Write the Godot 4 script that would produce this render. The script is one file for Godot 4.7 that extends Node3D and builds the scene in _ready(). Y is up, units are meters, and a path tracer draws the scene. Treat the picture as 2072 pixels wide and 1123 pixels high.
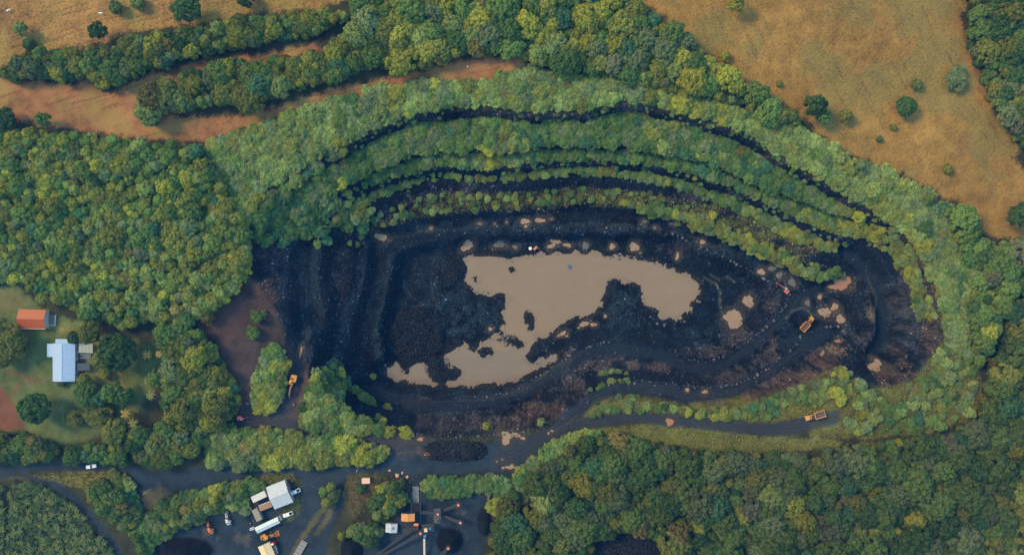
extends Node3D
# An aerial view of a stepped cinder quarry among woods, pasture, two houses and a crushing yard.
# x east, z south, y up, metres. Outlines were measured on the photograph in its own pixels (0.25 m
# each on the plain at y = 0) and at() turns them into places of the plan at their own height.

const EYE := 345.0
const STEP := 0.75
const NX := 841
const NZ := 477
const X0 := -315.0
const Z0 := -178.5
const BAND := 14.0
const FLOOR_Y := -33.0
const POND_Y := -33.4

var hgt := PackedFloat32Array()
var col := PackedColorArray()
var zone := PackedByteArray()
var wet := PackedFloat32Array()
var nz_lo := PackedFloat32Array()
var nz_md := PackedFloat32Array()
var nz_hi := PackedFloat32Array()
var rng := RandomNumberGenerator.new()
var mats := {}
var meshes := {}
var taken := {}
var labelled: Array = []

func _ready() -> void:
	rng.seed = 4711
	make_camera_and_light()
	make_terrain()
	make_water()
	make_trees()
	make_buildings()
	make_plant()
	make_machines()
	make_small_things()
	tell_apart()

# ---------------------------------------------------------------- camera, sky, sun, exposure
func make_camera_and_light() -> void:
	var cam := Camera3D.new()
	cam.name = "camera"
	cam.fov = rad_to_deg(2.0 * atan(280.75 / 2.0 / EYE))
	cam.near = 1.0
	cam.far = 6000.0
	add_child(cam)
	cam.position = Vector3(0, EYE, 0)
	cam.rotation_degrees = Vector3(-90, 0, 0)
	cam.current = true
	var sky_m := ProceduralSkyMaterial.new()
	sky_m.sky_top_color = Color(0.46, 0.60, 0.70)
	sky_m.sky_horizon_color = Color(0.68, 0.74, 0.76)
	sky_m.sky_curve = 0.25
	sky_m.ground_bottom_color = Color(0.18, 0.19, 0.15)
	sky_m.ground_horizon_color = Color(0.55, 0.58, 0.60)
	sky_m.sun_angle_max = 1.0
	sky_m.energy_multiplier = 1.0
	var sky := Sky.new()
	sky.sky_material = sky_m
	var env := Environment.new()
	env.background_mode = Environment.BG_SKY
	env.sky = sky
	env.background_energy_multiplier = 1.0
	env.tonemap_mode = Environment.TONE_MAPPER_LINEAR
	env.tonemap_exposure = 2.65
	env.sdfgi_enabled = true
	env.ssao_enabled = true
	env.ssil_enabled = true
	env.fog_enabled = true
	env.fog_density = 0.00011
	env.fog_light_color = Color(0.20, 0.55, 0.95)
	var we := WorldEnvironment.new()
	we.name = "world_environment"
	we.environment = env
	add_child(we)
	var sun := DirectionalLight3D.new()
	sun.name = "sun"
	sun.light_energy = 0.55
	sun.light_color = Color(1.0, 0.86, 0.62)
	sun.light_angular_distance = 18.0
	sun.shadow_enabled = true
	add_child(sun)
	# light from the upper left of the photograph, about 39 degrees high
	sun.look_at_from_position(Vector3.ZERO, Vector3(0.88, -0.78, 0.42), Vector3.UP)

# ---------------------------------------------------------------- helpers
func at(u: float, v: float, h := 0.0) -> Vector3:
	var s := 0.25 * (EYE - h) / EYE
	return Vector3((u - 1036.0) * s, h, (v - 561.5) * s)

func ground(x: float, z: float) -> float:
	var fx := clampf((x - X0) / STEP, 0.0, NX - 1.001)
	var fz := clampf((z - Z0) / STEP, 0.0, NZ - 1.001)
	var i := int(fx)
	var j := int(fz)
	fx -= i
	fz -= j
	var k := j * NX + i
	return lerpf(lerpf(hgt[k], hgt[k + 1], fx), lerpf(hgt[k + NX], hgt[k + NX + 1], fx), fz)

func on_ground(u: float, v: float) -> Vector3:
	var h := 0.0
	var p := Vector3.ZERO
	for i in 8:
		p = at(u, v, h)
		h = lerpf(h, ground(p.x, p.z), 0.7)
	p = at(u, v, h)
	p.y = ground(p.x, p.z)
	return p

func slope_at(x: float, z: float) -> float:
	var d := 1.5
	var a := ground(x + d, z) - ground(x - d, z)
	var b := ground(x, z + d) - ground(x, z - d)
	return sqrt(a * a + b * b) / (2.0 * d)

func lin(r: float, g: float, b: float) -> Color:
	return Color(r / 255.0, g / 255.0, b / 255.0).srgb_to_linear()

func pts(list: Array, h := 0.0) -> PackedVector2Array:
	var out := PackedVector2Array()
	for i in range(0, list.size(), 2):
		var p := at(list[i], list[i + 1], h)
		out.append(Vector2(p.x, p.z))
	return out

func mat(key: String, r: float, g: float, b: float, rough := 0.7, metal := 0.0) -> StandardMaterial3D:
	if not mats.has(key):
		var m := StandardMaterial3D.new()
		m.resource_name = key
		m.albedo_color = Color(r / 255.0, g / 255.0, b / 255.0)
		m.roughness = rough
		m.metallic = metal
		mats[key] = m
	return mats[key]

func numbered(called: String) -> String:
	if not taken.has(called):
		taken[called] = 0
		return called
	taken[called] += 1
	return "%s_%03d" % [called, taken[called]]

func thing(called: String, label: String, category: String, where: Vector3, turn_deg := 0.0, group := "") -> Node3D:
	var o := Node3D.new()
	o.name = numbered(called)
	add_child(o, true)
	o.position = where
	o.rotation_degrees.y = turn_deg
	tag(o, label, category, group)
	return o

func tag(o: Node3D, label: String, category: String, group := "") -> void:
	o.set_meta("label", label)
	o.set_meta("category", category)
	if group != "":
		o.set_meta("group", group)
	labelled.append(o)

func part(parent: Node3D, called: String, mesh: Mesh, m: Material, pos := Vector3.ZERO, rot := Vector3.ZERO) -> MeshInstance3D:
	var o := MeshInstance3D.new()
	o.name = called
	o.mesh = mesh
	if m:
		o.material_override = m
	parent.add_child(o, true)
	o.position = pos
	o.rotation_degrees = rot
	return o

func structure(called: String, mesh: Mesh, m: Material, kind := "structure") -> MeshInstance3D:
	var o := MeshInstance3D.new()
	o.name = numbered(called)
	o.mesh = mesh
	if m:
		o.material_override = m
	o.set_meta("kind", kind)
	add_child(o, true)
	return o

# a box with chamfered edges
func bx(size: Vector3, bevel := 0.05) -> Mesh:
	var key := "b%.3f_%.3f_%.3f_%.3f" % [size.x, size.y, size.z, bevel]
	if meshes.has(key):
		return meshes[key]
	var e := size * 0.5
	var c := minf(bevel, minf(e.x, minf(e.y, e.z)) * 0.6)
	var st := SurfaceTool.new()
	st.begin(Mesh.PRIMITIVE_TRIANGLES)
	st.set_smooth_group(-1)
	var pool := PackedVector3Array()
	for sx in [-1, 1]:
		for sy in [-1, 1]:
			for sz in [-1, 1]:
				for ax in 3:
					var p := Vector3(sx * (e.x - c), sy * (e.y - c), sz * (e.z - c))
					p[ax] = [sx, sy, sz][ax] * e[ax]
					pool.append(p)
	meshes[key] = hull(pool, Vector3.ZERO)
	return meshes[key]

# the convex hull of a few points, by the slow and sure way; flat shaded
func hull(pool: PackedVector3Array, _c: Vector3) -> ArrayMesh:
	var st := SurfaceTool.new()
	st.begin(Mesh.PRIMITIVE_TRIANGLES)
	st.set_smooth_group(-1)
	var n := pool.size()
	var done := {}
	for a in n:
		for b in range(a + 1, n):
			for c in range(b + 1, n):
				var nn := (pool[b] - pool[a]).cross(pool[c] - pool[a])
				if nn.length() < 1e-7:
					continue
				nn = nn.normalized()
				var lo := 0.0
				var hi := 0.0
				for p in pool:
					var d := nn.dot(p - pool[a])
					lo = minf(lo, d)
					hi = maxf(hi, d)
				if lo < -1e-4 and hi > 1e-4:
					continue
				if hi > 1e-4:
					nn = -nn
				var k := "%d,%d,%d,%d" % [roundi(nn.x * 500), roundi(nn.y * 500), roundi(nn.z * 500), roundi(nn.dot(pool[a]) * 500)]
				if done.has(k):
					continue
				done[k] = true
				var face: Array = []
				var mid := Vector3.ZERO
				for p in pool:
					if absf(nn.dot(p - pool[a])) < 2e-4:
						face.append(p)
						mid += p
				mid /= face.size()
				var ux := (Vector3(face[0]) - mid).normalized()
				var uy := nn.cross(ux)
				face.sort_custom(func(p, q): return atan2((p - mid).dot(uy), (p - mid).dot(ux)) > atan2((q - mid).dot(uy), (q - mid).dot(ux)))
				for i in range(1, face.size() - 1):
					for p in [face[0], face[i], face[i + 1]]:
						st.set_uv(Vector2(p.x + p.y, p.z))
						st.add_vertex(p)
	st.generate_normals()
	return st.commit()

# a solid of revolution about y; profile = Vector2(radius, y) from the bottom up
func lathe(profile: Array, sides := 14) -> Mesh:
	var key := "l%s_%d" % [str(profile), sides]
	if meshes.has(key):
		return meshes[key]
	var st := SurfaceTool.new()
	st.begin(Mesh.PRIMITIVE_TRIANGLES)
	st.set_smooth_group(-1)
	for k in profile.size() - 1:
		var p: Vector2 = profile[k]
		var q: Vector2 = profile[k + 1]
		for i in sides:
			var a := TAU * i / sides
			var b := TAU * (i + 1) / sides
			var p0 := Vector3(cos(a) * p.x, p.y, sin(a) * p.x)
			var p1 := Vector3(cos(b) * p.x, p.y, sin(b) * p.x)
			var q0 := Vector3(cos(a) * q.x, q.y, sin(a) * q.x)
			var q1 := Vector3(cos(b) * q.x, q.y, sin(b) * q.x)
			if p.x > 1e-4:
				for w in [p0, p1, q0] if q.x < 1e-4 else [p0, p1, q1]:
					st.add_vertex(w)
			if q.x > 1e-4:
				for w in [p0, q1, q0] if p.x > 1e-4 else [p0, q1, q0]:
					st.add_vertex(w)
	st.generate_normals()
	meshes[key] = st.commit()
	return meshes[key]

func cyl(r1: float, r2: float, h: float, sides := 12) -> Mesh:
	return lathe([Vector2(0, -h / 2), Vector2(r1, -h / 2), Vector2(r2, h / 2), Vector2(0, h / 2)], sides)

# a prism: polygon in the x-y plane pushed along z (closed, flat shaded)
func prism(poly: Array, depth: float) -> Mesh:
	var key := "p%s_%.3f" % [str(poly), depth]
	if meshes.has(key):
		return meshes[key]
	var flat := PackedVector2Array(poly)
	if Geometry2D.is_polygon_clockwise(flat):
		flat.reverse()
	var tri := Geometry2D.triangulate_polygon(flat)
	var st := SurfaceTool.new()
	st.begin(Mesh.PRIMITIVE_TRIANGLES)
	st.set_smooth_group(-1)
	var d := depth / 2
	for i in range(0, tri.size(), 3):
		var a := flat[tri[i]]
		var b := flat[tri[i + 1]]
		var c := flat[tri[i + 2]]
		if (b - a).cross(c - a) < 0:
			var t := b
			b = c
			c = t
		for p in [a, c, b]:
			st.add_vertex(Vector3(p.x, p.y, d))
		for p in [a, b, c]:
			st.add_vertex(Vector3(p.x, p.y, -d))
	for i in flat.size():
		var a := flat[i]
		var b := flat[(i + 1) % flat.size()]
		for p in [Vector3(a.x, a.y, d), Vector3(a.x, a.y, -d), Vector3(b.x, b.y, -d), Vector3(a.x, a.y, d), Vector3(b.x, b.y, -d), Vector3(b.x, b.y, d)]:
			st.add_vertex(p)
	st.generate_normals()
	meshes[key] = st.commit()
	return meshes[key]

# a bar of square section from a to b
func bar(parent: Node3D, called: String, a: Vector3, b: Vector3, w: float, h: float, m: Material) -> MeshInstance3D:
	var d := b - a
	var o := part(parent, called, bx(Vector3(snappedf(d.length(), 0.01), h, w), 0.03), m, (a + b) / 2)
	var x := d.normalized()
	var up := Vector3.UP if absf(x.y) < 0.95 else Vector3.RIGHT
	var zz := x.cross(up).normalized()
	o.basis = Basis(x, zz.cross(x), zz)
	return o

func copies_of(called: String, mesh: Mesh, m: Material, where: Array, tint: Array) -> MultiMeshInstance3D:
	var mm := MultiMesh.new()
	mm.transform_format = MultiMesh.TRANSFORM_3D
	mm.use_colors = true
	mm.mesh = mesh
	mm.instance_count = where.size()
	for i in where.size():
		mm.set_instance_transform(i, where[i])
		mm.set_instance_color(i, tint[i])
	var o := MultiMeshInstance3D.new()
	o.name = numbered(called)
	o.multimesh = mm
	o.material_override = m
	o.set_meta("kind", "stuff")
	add_child(o, true)
	return o

# ---------------------------------------------------------------- fields over the plan
# signed distance in metres (inside positive), exact near the outline, clamped to BAND beyond
func field(poly: PackedVector2Array) -> PackedFloat32Array:
	var d := PackedFloat32Array()
	d.resize(NX * NZ)
	d.fill(BAND)
	var n := poly.size()
	for s in n:
		var a := poly[s]
		var b := poly[(s + 1) % n]
		splat(d, a, b, BAND)
	for j in NZ:
		var z := Z0 + j * STEP
		var xs: Array = []
		for s in n:
			var a := poly[s]
			var b := poly[(s + 1) % n]
			if (a.y > z) != (b.y > z):
				xs.append(a.x + (z - a.y) / (b.y - a.y) * (b.x - a.x))
		xs.sort()
		var row := j * NX
		var i := 0
		for q in range(0, xs.size() + 1, 2):
			var stop := NX if q >= xs.size() else clampi(int(ceil((xs[q] - X0) / STEP)), 0, NX)
			while i < stop:
				d[row + i] = -d[row + i]
				i += 1
			if q + 1 < xs.size():
				i = maxi(i, clampi(int(ceil((xs[q + 1] - X0) / STEP)), 0, NX))
	return d

func splat(d: PackedFloat32Array, a: Vector2, b: Vector2, reach: float) -> void:
	var i0 := clampi(int((minf(a.x, b.x) - reach - X0) / STEP), 0, NX - 1)
	var i1 := clampi(int((maxf(a.x, b.x) + reach - X0) / STEP) + 1, 0, NX - 1)
	var j0 := clampi(int((minf(a.y, b.y) - reach - Z0) / STEP), 0, NZ - 1)
	var j1 := clampi(int((maxf(a.y, b.y) + reach - Z0) / STEP) + 1, 0, NZ - 1)
	var ab := b - a
	var l2 := maxf(ab.length_squared(), 1e-6)
	for j in range(j0, j1 + 1):
		var pz := Z0 + j * STEP - a.y
		var k := j * NX + i0
		for i in range(i0, i1 + 1):
			var px := X0 + i * STEP - a.x
			var t := clampf((px * ab.x + pz * ab.y) / l2, 0.0, 1.0)
			var ex := px - ab.x * t
			var ez := pz - ab.y * t
			var q := ex * ex + ez * ez
			var was := d[k]
			if q < was * was:
				d[k] = sqrt(q)
			k += 1

func line_field(line: PackedVector2Array) -> PackedFloat32Array:
	var d := PackedFloat32Array()
	d.resize(NX * NZ)
	d.fill(BAND)
	for s in line.size() - 1:
		splat(d, line[s], line[s + 1], BAND)
	return d

func inside(poly: PackedVector2Array, x: float, z: float) -> bool:
	return Geometry2D.is_point_in_polygon(Vector2(x, z), poly)

# paint a colour where d > 0 (ragged by the noises), with a soft edge of w metres
func paint(d: PackedFloat32Array, c: Color, w: float, rag: float, vary: float, z: int, most := 1.0) -> void:
	for k in NX * NZ:
		var q := d[k]
		if q <= -w - rag:
			continue
		q += nz_md[k] * rag * 0.6 + nz_hi[k] * rag * 0.4
		var f := clampf((q + w) / (2.0 * w), 0.0, 1.0) * most
		if f <= 0.0:
			continue
		var s := 1.0 + vary * (0.45 * nz_hi[k] + 0.75 * nz_md[k] + 0.7 * nz_lo[k])
		col[k] = col[k].lerp(Color(c.r * s, c.g * s, c.b * s), f)
		if z >= 0 and f > 0.5:
			zone[k] = z

func flipped(d: PackedFloat32Array, off: float) -> PackedFloat32Array:
	var o := PackedFloat32Array()
	o.resize(d.size())
	for k in d.size():
		o[k] = off - d[k]
	return o

# ---------------------------------------------------------------- the ground
var f_rim: PackedFloat32Array
var f_pit: PackedFloat32Array
var pools: Array = []
var road_near := PackedFloat32Array()

func terraces() -> Array:
	# crest outlines of the quarry's steps: [height of the crest, drop, run of the slope, outline]
	return [
		[0.0, 7.0, 4.2, [508,560, 511,500, 519,430, 545,392, 600,350, 650,318, 740,275, 840,234, 920,219, 1000,222, 1090,232, 1190,228, 1250,210, 1300,213, 1400,243, 1470,258, 1530,286, 1580,323, 1650,362, 1720,400, 1780,436, 1830,474, 1857,515, 1884,562, 1897,610, 1903,660, 1893,710, 1850,762, 1800,785, 1760,775, 1720,757, 1690,743, 1620,776, 1560,797, 1480,814, 1400,822, 1330,808, 1260,800, 1215,806, 1170,846, 1120,868, 1090,868, 1000,884, 900,888, 820,878, 750,872, 690,838, 640,800, 612,735, 585,700, 562,640, 530,590]],
		[-7.0, 5.0, 3.6, [572,500, 586,440, 640,398, 700,365, 760,335, 830,312, 900,298, 1000,305, 1080,295, 1130,290, 1280,293, 1340,303, 1458,331, 1525,362, 1614,397, 1670,417, 1737,444, 1790,474, 1830,530, 1850,600, 1858,680, 1822,745, 1780,765, 1740,755, 1690,736, 1600,770, 1500,800, 1400,812, 1300,797, 1220,798, 1150,843, 1080,866, 980,874, 880,873, 800,866, 720,845, 655,795, 618,730, 597,650, 572,570]],
		[-12.0, 5.0, 3.4, [640,510, 640,470, 700,402, 780,363, 850,346, 900,338, 1000,346, 1060,336, 1110,329, 1200,326, 1280,331, 1336,340, 1425,363, 1480,383, 1558,417, 1625,455, 1703,484, 1745,494, 1795,545, 1815,620, 1812,690, 1775,735, 1690,728, 1600,760, 1500,792, 1400,800, 1300,790, 1225,790, 1155,830, 1085,857, 980,863, 880,861, 800,855, 705,820, 634,734, 649,667, 656,605, 640,560]],
		[-17.0, 4.0, 5.0, [690,470, 760,405, 830,385, 880,366, 960,373, 1050,372, 1150,360, 1250,365, 1336,379, 1414,403, 1480,430, 1540,457, 1610,500, 1690,525, 1725,520, 1757,560, 1772,620, 1762,680, 1715,712, 1640,738, 1560,755, 1480,785, 1400,785, 1310,772, 1235,762, 1160,810, 1080,845, 980,851, 880,849, 800,842, 720,810, 652,738, 670,667, 692,600, 697,540]],
		[-21.0, 5.0, 4.2, [735,560, 733,490, 745,463, 800,452, 860,435, 940,429, 1040,424, 1110,411, 1190,408, 1280,421, 1347,429, 1436,464, 1503,492, 1570,519, 1614,544, 1660,560, 1715,556, 1742,600, 1738,660, 1700,696, 1640,720, 1560,742, 1480,772, 1400,772, 1320,757, 1250,738, 1190,750, 1130,793, 1060,832, 980,839, 900,837, 820,831, 740,802, 690,738, 705,667, 724,600]],
		[-26.0, 7.0, 5.5, [796,513, 850,491, 930,481, 1050,471, 1150,469, 1280,465, 1369,474, 1414,494, 1458,518, 1503,540, 1536,557, 1570,585, 1590,605, 1572,634, 1533,672, 1485,706, 1432,730, 1390,722, 1340,701, 1290,697, 1250,692, 1180,707, 1120,742, 1060,782, 1000,801, 940,807, 860,801, 800,790, 778,760, 763,671, 787,560]],
	]

func make_terrain() -> void:
	var n := NX * NZ
	hgt.resize(n)
	col.resize(n)
	zone.resize(n)
	zone.fill(0)
	nz_lo.resize(n)
	nz_md.resize(n)
	nz_hi.resize(n)
	var a := FastNoiseLite.new()
	a.seed = 5
	a.frequency = 0.018
	a.fractal_octaves = 3
	var b := FastNoiseLite.new()
	b.seed = 9
	b.frequency = 0.11
	b.fractal_octaves = 3
	for j in NZ:
		for i in NX:
			var k := j * NX + i
			var x := X0 + i * STEP
			var z := Z0 + j * STEP
			nz_lo[k] = a.get_noise_2d(x, z) * 1.6
			nz_md[k] = b.get_noise_2d(x, z) * 1.7
			nz_hi[k] = rng.randf() * 2.0 - 1.0
			hgt[k] = nz_lo[k] * 0.5
	# the steps of the pit
	var fields: Array = []
	for t in terraces():
		var d := field(pts(t[3], t[0]))
		fields.append(d)
		var run: float = t[2]
		var drop: float = t[1]
		for k in n:
			if d[k] > -2.0:
				var q := d[k] + nz_md[k] * 1.1 + nz_lo[k] * 0.5
				# the left wall lies back more than the others
				var lay := 1.0 + 1.7 * clampf((-72.0 - X0 - (k % NX) * STEP) / 25.0, 0.0, 1.0)
				var f := clampf(q / (run * lay), 0.0, 1.0)
				if f > 0.0:
					hgt[k] -= drop * f * f * (3.0 - 2.0 * f)
	f_rim = fields[0]
	f_pit = fields[4]
	var f_floor: PackedFloat32Array = fields[5]
	# roads are cut or filled to their own gradient: [half width, shoulder, u, v, height ...]
	road_near.resize(n)
	road_near.fill(BAND)
	for r in [
		[3.2, 4.0, 1010,925,0.0, 1060,905,-0.2, 1112,880,-0.8, 1152,843,-2.2, 1200,803,-4.8, 1250,787,-7.5, 1330,787,-9.5, 1400,799,-11.5, 1480,793,-13.5, 1560,752,-16.5, 1640,697,-20.5, 1690,660,-24.5],
		[4.2, 4.0, 740,790,-23.5, 850,822,-26.0, 960,817,-26.0, 1060,797,-26.0, 1120,757,-26.0, 1180,718,-26.3, 1250,706,-27.0, 1330,716,-27.0, 1400,745,-26.2, 1450,743,-26.0, 1505,715,-26.0, 1560,665,-26.0, 1610,605,-26.0, 1650,640,-25.5],
		[2.6, 3.0, 1060,905,-0.2, 1110,880,-0.8, 1180,856,-0.4, 1300,844,0.0, 1420,856,0.0, 1540,868,0.0, 1640,860,0.0, 1690,845,0.0],
		[3.6, 4.0, 480,862,0.0, 540,858,0.0, 578,830,-0.6, 598,765,-3.0, 610,705,-5.5, 614,675,-6.8],
		[3.0, 4.0, 560,852,0.0, 640,876,0.0, 740,888,0.0, 830,905,0.0],
		[3.0, 4.0, 1715,512,-20.5, 1748,545,-21.0, 1784,610,-21.5, 1790,670,-22.0, 1762,720,-23.0],
	]:
		var hw: float = r[0]
		var sh: float = r[1]
		for q in range(2, r.size() - 3, 3):
			var p0 := at(r[q], r[q + 1], r[q + 2])
			var p1 := at(r[q + 3], r[q + 4], r[q + 5])
			cut(p0, p1, hw, sh)
	# the pond and its islands
	var pond := field(pts(pond_outline(), POND_Y))
	for isl in [
		[1065,628, 1075,633, 1080,645, 1081,662, 1075,668, 1068,668, 1074,657, 1062,652, 1059,645, 1061,635],
		[1026,685, 1040,680, 1050,690, 1063,693, 1058,703, 1043,705, 1030,697],
		[967,712, 975,705, 985,700, 993,703, 997,715, 992,722, 980,725, 970,718],
		[866,747, 873,731, 888,722, 905,728, 915,740, 931,750, 932,764, 914,771, 897,780, 876,774],
		[1031,543, 1037,541, 1041,547, 1034,550], [958,562, 963,561, 966,569, 969,567, 968,572, 961,570],
	]:
		var d := field(pts(isl, POND_Y))
		for k in n:
			if d[k] > -BAND + 0.01:
				pond[k] = minf(pond[k], -d[k])
	for k in n:
		if pond[k] > -7.0:
			var q := pond[k] + nz_hi[k] * 0.35 + nz_md[k] * 0.5
			var h := POND_Y - clampf(q * 0.16, -0.7, 1.0)
			var f := clampf((pond[k] + 7.0) / 5.0, 0.0, 1.0)
			hgt[k] = lerpf(hgt[k], h, f)
	wet = pond
	# heaps on the yards: [u, v, radius u, radius v, height, flatness]
	for hp in heaps():
		heap(hp[0], hp[1], hp[2], hp[3], hp[4], hp[5])
	# lesser relief: rough rock in the pit, furrows on the pasture
	var furrow_w := FastNoiseLite.new()
	furrow_w.seed = 31
	furrow_w.frequency = 1.0
	var east := field(pts(pasture_east()))
	var west := field(pts(pasture_west()))
	for j in NZ:
		for i in NX:
			var k := j * NX + i
			var x := X0 + i * STEP
			var z := Z0 + j * STEP
			if f_rim[k] > 0.0 and pond[k] < 0.5:
				var road := road_near[k] < 4.5
				hgt[k] += nz_hi[k] * (0.05 if road else 0.22) + nz_md[k] * (0.02 if road else 0.5)
			elif east[k] > 0.0 or west[k] > 0.0:
				hgt[k] += nz_hi[k] * 0.10
	# colours and kinds of ground
	for k in n:
		var s := 1.0 + 0.3 * nz_md[k] + 0.2 * nz_hi[k]
		col[k] = Color(0.055 * s, 0.06 * s, 0.03 * s)
	paint(west, Color(0.42, 0.235, 0.075), 1.2, 2.0, 0.28, 1)
	paint(east, Color(0.385, 0.225, 0.06), 1.5, 2.5, 0.24, 1)
	paint(field(pts([-40,235, -40,150, 20,165, 130,170, 180,165, 220,190, 300,155, 400,125, 560,105, 700,70, 760,30, 800,20, 800,60, 640,110, 470,130, 380,170, 330,235, 480,235, 560,215, 680,178, 800,155, 940,120, 1050,112, 1072,135, 1000,165, 860,165, 740,185, 640,212, 520,258, 420,285, 300,282, 150,262])), Color(0.41, 0.195, 0.08), 1.2, 2.0, 0.3, 4)
	for j in NZ:
		for i in NX:
			var k := j * NX + i
			if zone[k] != 1 and zone[k] != 4:
				continue
			var x := X0 + i * STEP
			var z := Z0 + j * STEP
			var g := 0.0
			if east[k] > -1.0:
				# broad green and ochre patches and curved mowing lines
				var gg := furrow_w.get_noise_2d(x * 0.02 + 40.0, z * 0.02)
				var bend := x + 0.0022 * (z + 90.0) * (z + 90.0) * -1.0
				var ln := furrow_w.get_noise_2d((bend * 0.86 - z * 0.52) * 0.55, (bend * 0.52 + z * 0.86) * 0.028)
				g = clampf((ln - 0.28) * 5.0, 0.0, 1.0) * clampf(gg * 2.0 + 0.55, 0.0, 1.0)
				col[k] = col[k].lerp(Color(0.26, 0.235, 0.075), clampf(gg * 1.8 + 0.1, 0.0, 0.55))
			else:
				var ln := furrow_w.get_noise_2d((x * 0.28 + z * 0.96) * 0.42, (x * 0.96 - z * 0.28) * 0.022)
				g = clampf((ln - 0.25) * 5.0, 0.0, 1.0)
				var gg := furrow_w.get_noise_2d(x * 0.03, z * 0.03 + 9.0)
				col[k] = col[k].lerp(Color(0.42, 0.31, 0.085), clampf(gg * 1.6 + 0.1, 0.0, 0.6))
			hgt[k] -= g * 0.16
			col[k] = col[k].lerp(Color(0.2, 0.085, 0.04), g * 0.6)
	# lawn round the houses, its bare patches and the strip of grass along the lane
	paint(field(pts([-40,575, 40,585, 110,640, 170,650, 230,690, 340,690, 340,740, 300,800, 250,860, 190,890, 110,900, 60,875, -40,870])), Color(0.142, 0.185, 0.06), 1.5, 1.5, 0.3, 5)
	paint(field(pts([95,655, 190,670, 230,700, 250,800, 205,780, 180,700, 110,668])), Color(0.33, 0.26, 0.085), 2.5, 2.0, 0.25, 5, 0.8)
	paint(field(pts([-40,590, 30,590, 60,610, 40,625, -40,640])), Color(0.2, 0.16, 0.06), 2.0, 2.0, 0.25, 5, 0.7)
	paint(field(pts([-40,760, 10,790, 35,830, 52,868, -40,872])), Color(0.23, 0.10, 0.055), 1.0, 0.8, 0.2, 4)
	for ln in [[10,752, 40,758, 68,766], [25,800, 32,780, 55,772, 80,772]]:
		paint(flipped(line_field(pts(ln)), 1.0), Color(0.22, 0.12, 0.06), 0.9, 0.9, 0.2, -1, 0.7)
	paint(field(pts([20,965, 130,958, 200,955, 250,960, 262,990, 230,985, 160,985, 100,975])), Color(0.29, 0.25, 0.06), 1.5, 1.5, 0.3, 5)
	# brown earth west of the pit
	var earth := field(pts([398,640, 430,628, 480,595, 508,560, 530,545, 560,600, 575,690, 600,700, 640,780, 700,840, 860,880, 860,930, 790,925, 780,900, 700,890, 620,886, 560,872, 500,862, 476,850, 484,800, 460,745, 436,690, 402,668]))
	paint(earth, Color(0.090, 0.066, 0.064), 1.2, 1.4, 0.3, 6)
	paint(field(pts([402,645, 470,610, 470,680, 440,700, 420,680])), Color(0.13, 0.07, 0.045), 4.0, 3.0, 0.3, -1, 0.5)
	# yards and lanes of dark cinder gravel
	var gravel := Color(0.037, 0.060, 0.082)
	for yard in [
		[265,962, 330,955, 430,945, 560,945, 700,932, 760,928, 785,905, 850,895, 1000,893, 1080,880, 1130,880, 1085,925, 1040,960, 960,966, 870,968, 850,985, 850,1000, 832,1000, 828,972, 780,958, 705,958, 690,990, 680,1050, 660,1100, 650,1170, 300,1170, 305,1105, 390,1055, 462,1022, 510,1035, 530,1000, 600,985, 640,985, 640,970, 560,960, 430,985, 330,1010, 285,1020, 270,985],
		[600,960, 660,965, 690,960, 690,1030, 655,1110, 640,1170, 560,1170, 600,1090, 640,1030, 620,985],
		[690,1080, 760,1100, 800,1060, 815,1010, 832,980, 852,980, 870,1010, 920,1005, 990,985, 1008,1000, 990,1030, 985,1090, 975,1170, 690,1170],
		[-40,938, 60,940, 200,935, 330,955, 330,968, 200,952, 60,952, -40,950],
		[-40,950, 50,957, 110,973, 150,998, 190,1043, 230,1093, 262,1140, 254,1150, 219,1102, 179,1054, 140,1012, 100,985, 45,967, -40,961],
	]:
		paint(field(pts(yard)), gravel, 0.9, 1.0, 0.28, 3)
	paint(field(pts([288,995, 325,985, 330,1000, 355,1015, 310,1045, 285,1035])), Color(0.14, 0.12, 0.055), 1.5, 1.5, 0.3, 5, 0.8)
	paint(field(pts([498,985, 530,962, 590,958, 596,972, 560,975, 530,1000, 500,1005])), Color(0.16, 0.145, 0.05), 1.0, 1.0, 0.3, 5)
	paint(field(pts([570,1030, 600,1005, 612,1012, 610,1035, 575,1060, 545,1062])), Color(0.10, 0.11, 0.04), 1.0, 1.2, 0.3, 5)
	paint(field(pts([694,990, 705,962, 760,958, 770,990, 745,1010, 720,1050, 700,1025])), Color(0.14, 0.115, 0.05), 1.2, 1.2, 0.3, 5)
	paint(field(pts([700,1000, 720,990, 755,985, 740,1010, 720,1018, 702,1015])), Color(0.2, 0.1, 0.065), 2.0, 1.2, 0.3, -1, 0.8)
	for ln in [[655,1030, 630,1060, 605,1095, 590,1125], [676,1020, 660,1050, 640,1080]]:
		paint(flipped(line_field(pts(ln)), 1.3), Color(0.14, 0.12, 0.05), 0.6, 0.7, 0.25, 5, 0.85)
	for d in [[415,1076, 10, 7], [490,1092, 16, 11], [440,1088, 5, 6], [903,1057, 12, 7], [820,1070, 10, 9], [930,1035, 10, 10]]:
		blot(d[0], d[1], d[2], d[3], Color(0.12, 0.105, 0.085), 0.6)
	for d in [[820, 902, 36, 18], [840, 893, 18, 10]]:
		blot(d[0], d[1], d[2], d[3], Color(0.13, 0.085, 0.07), 0.7)
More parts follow.
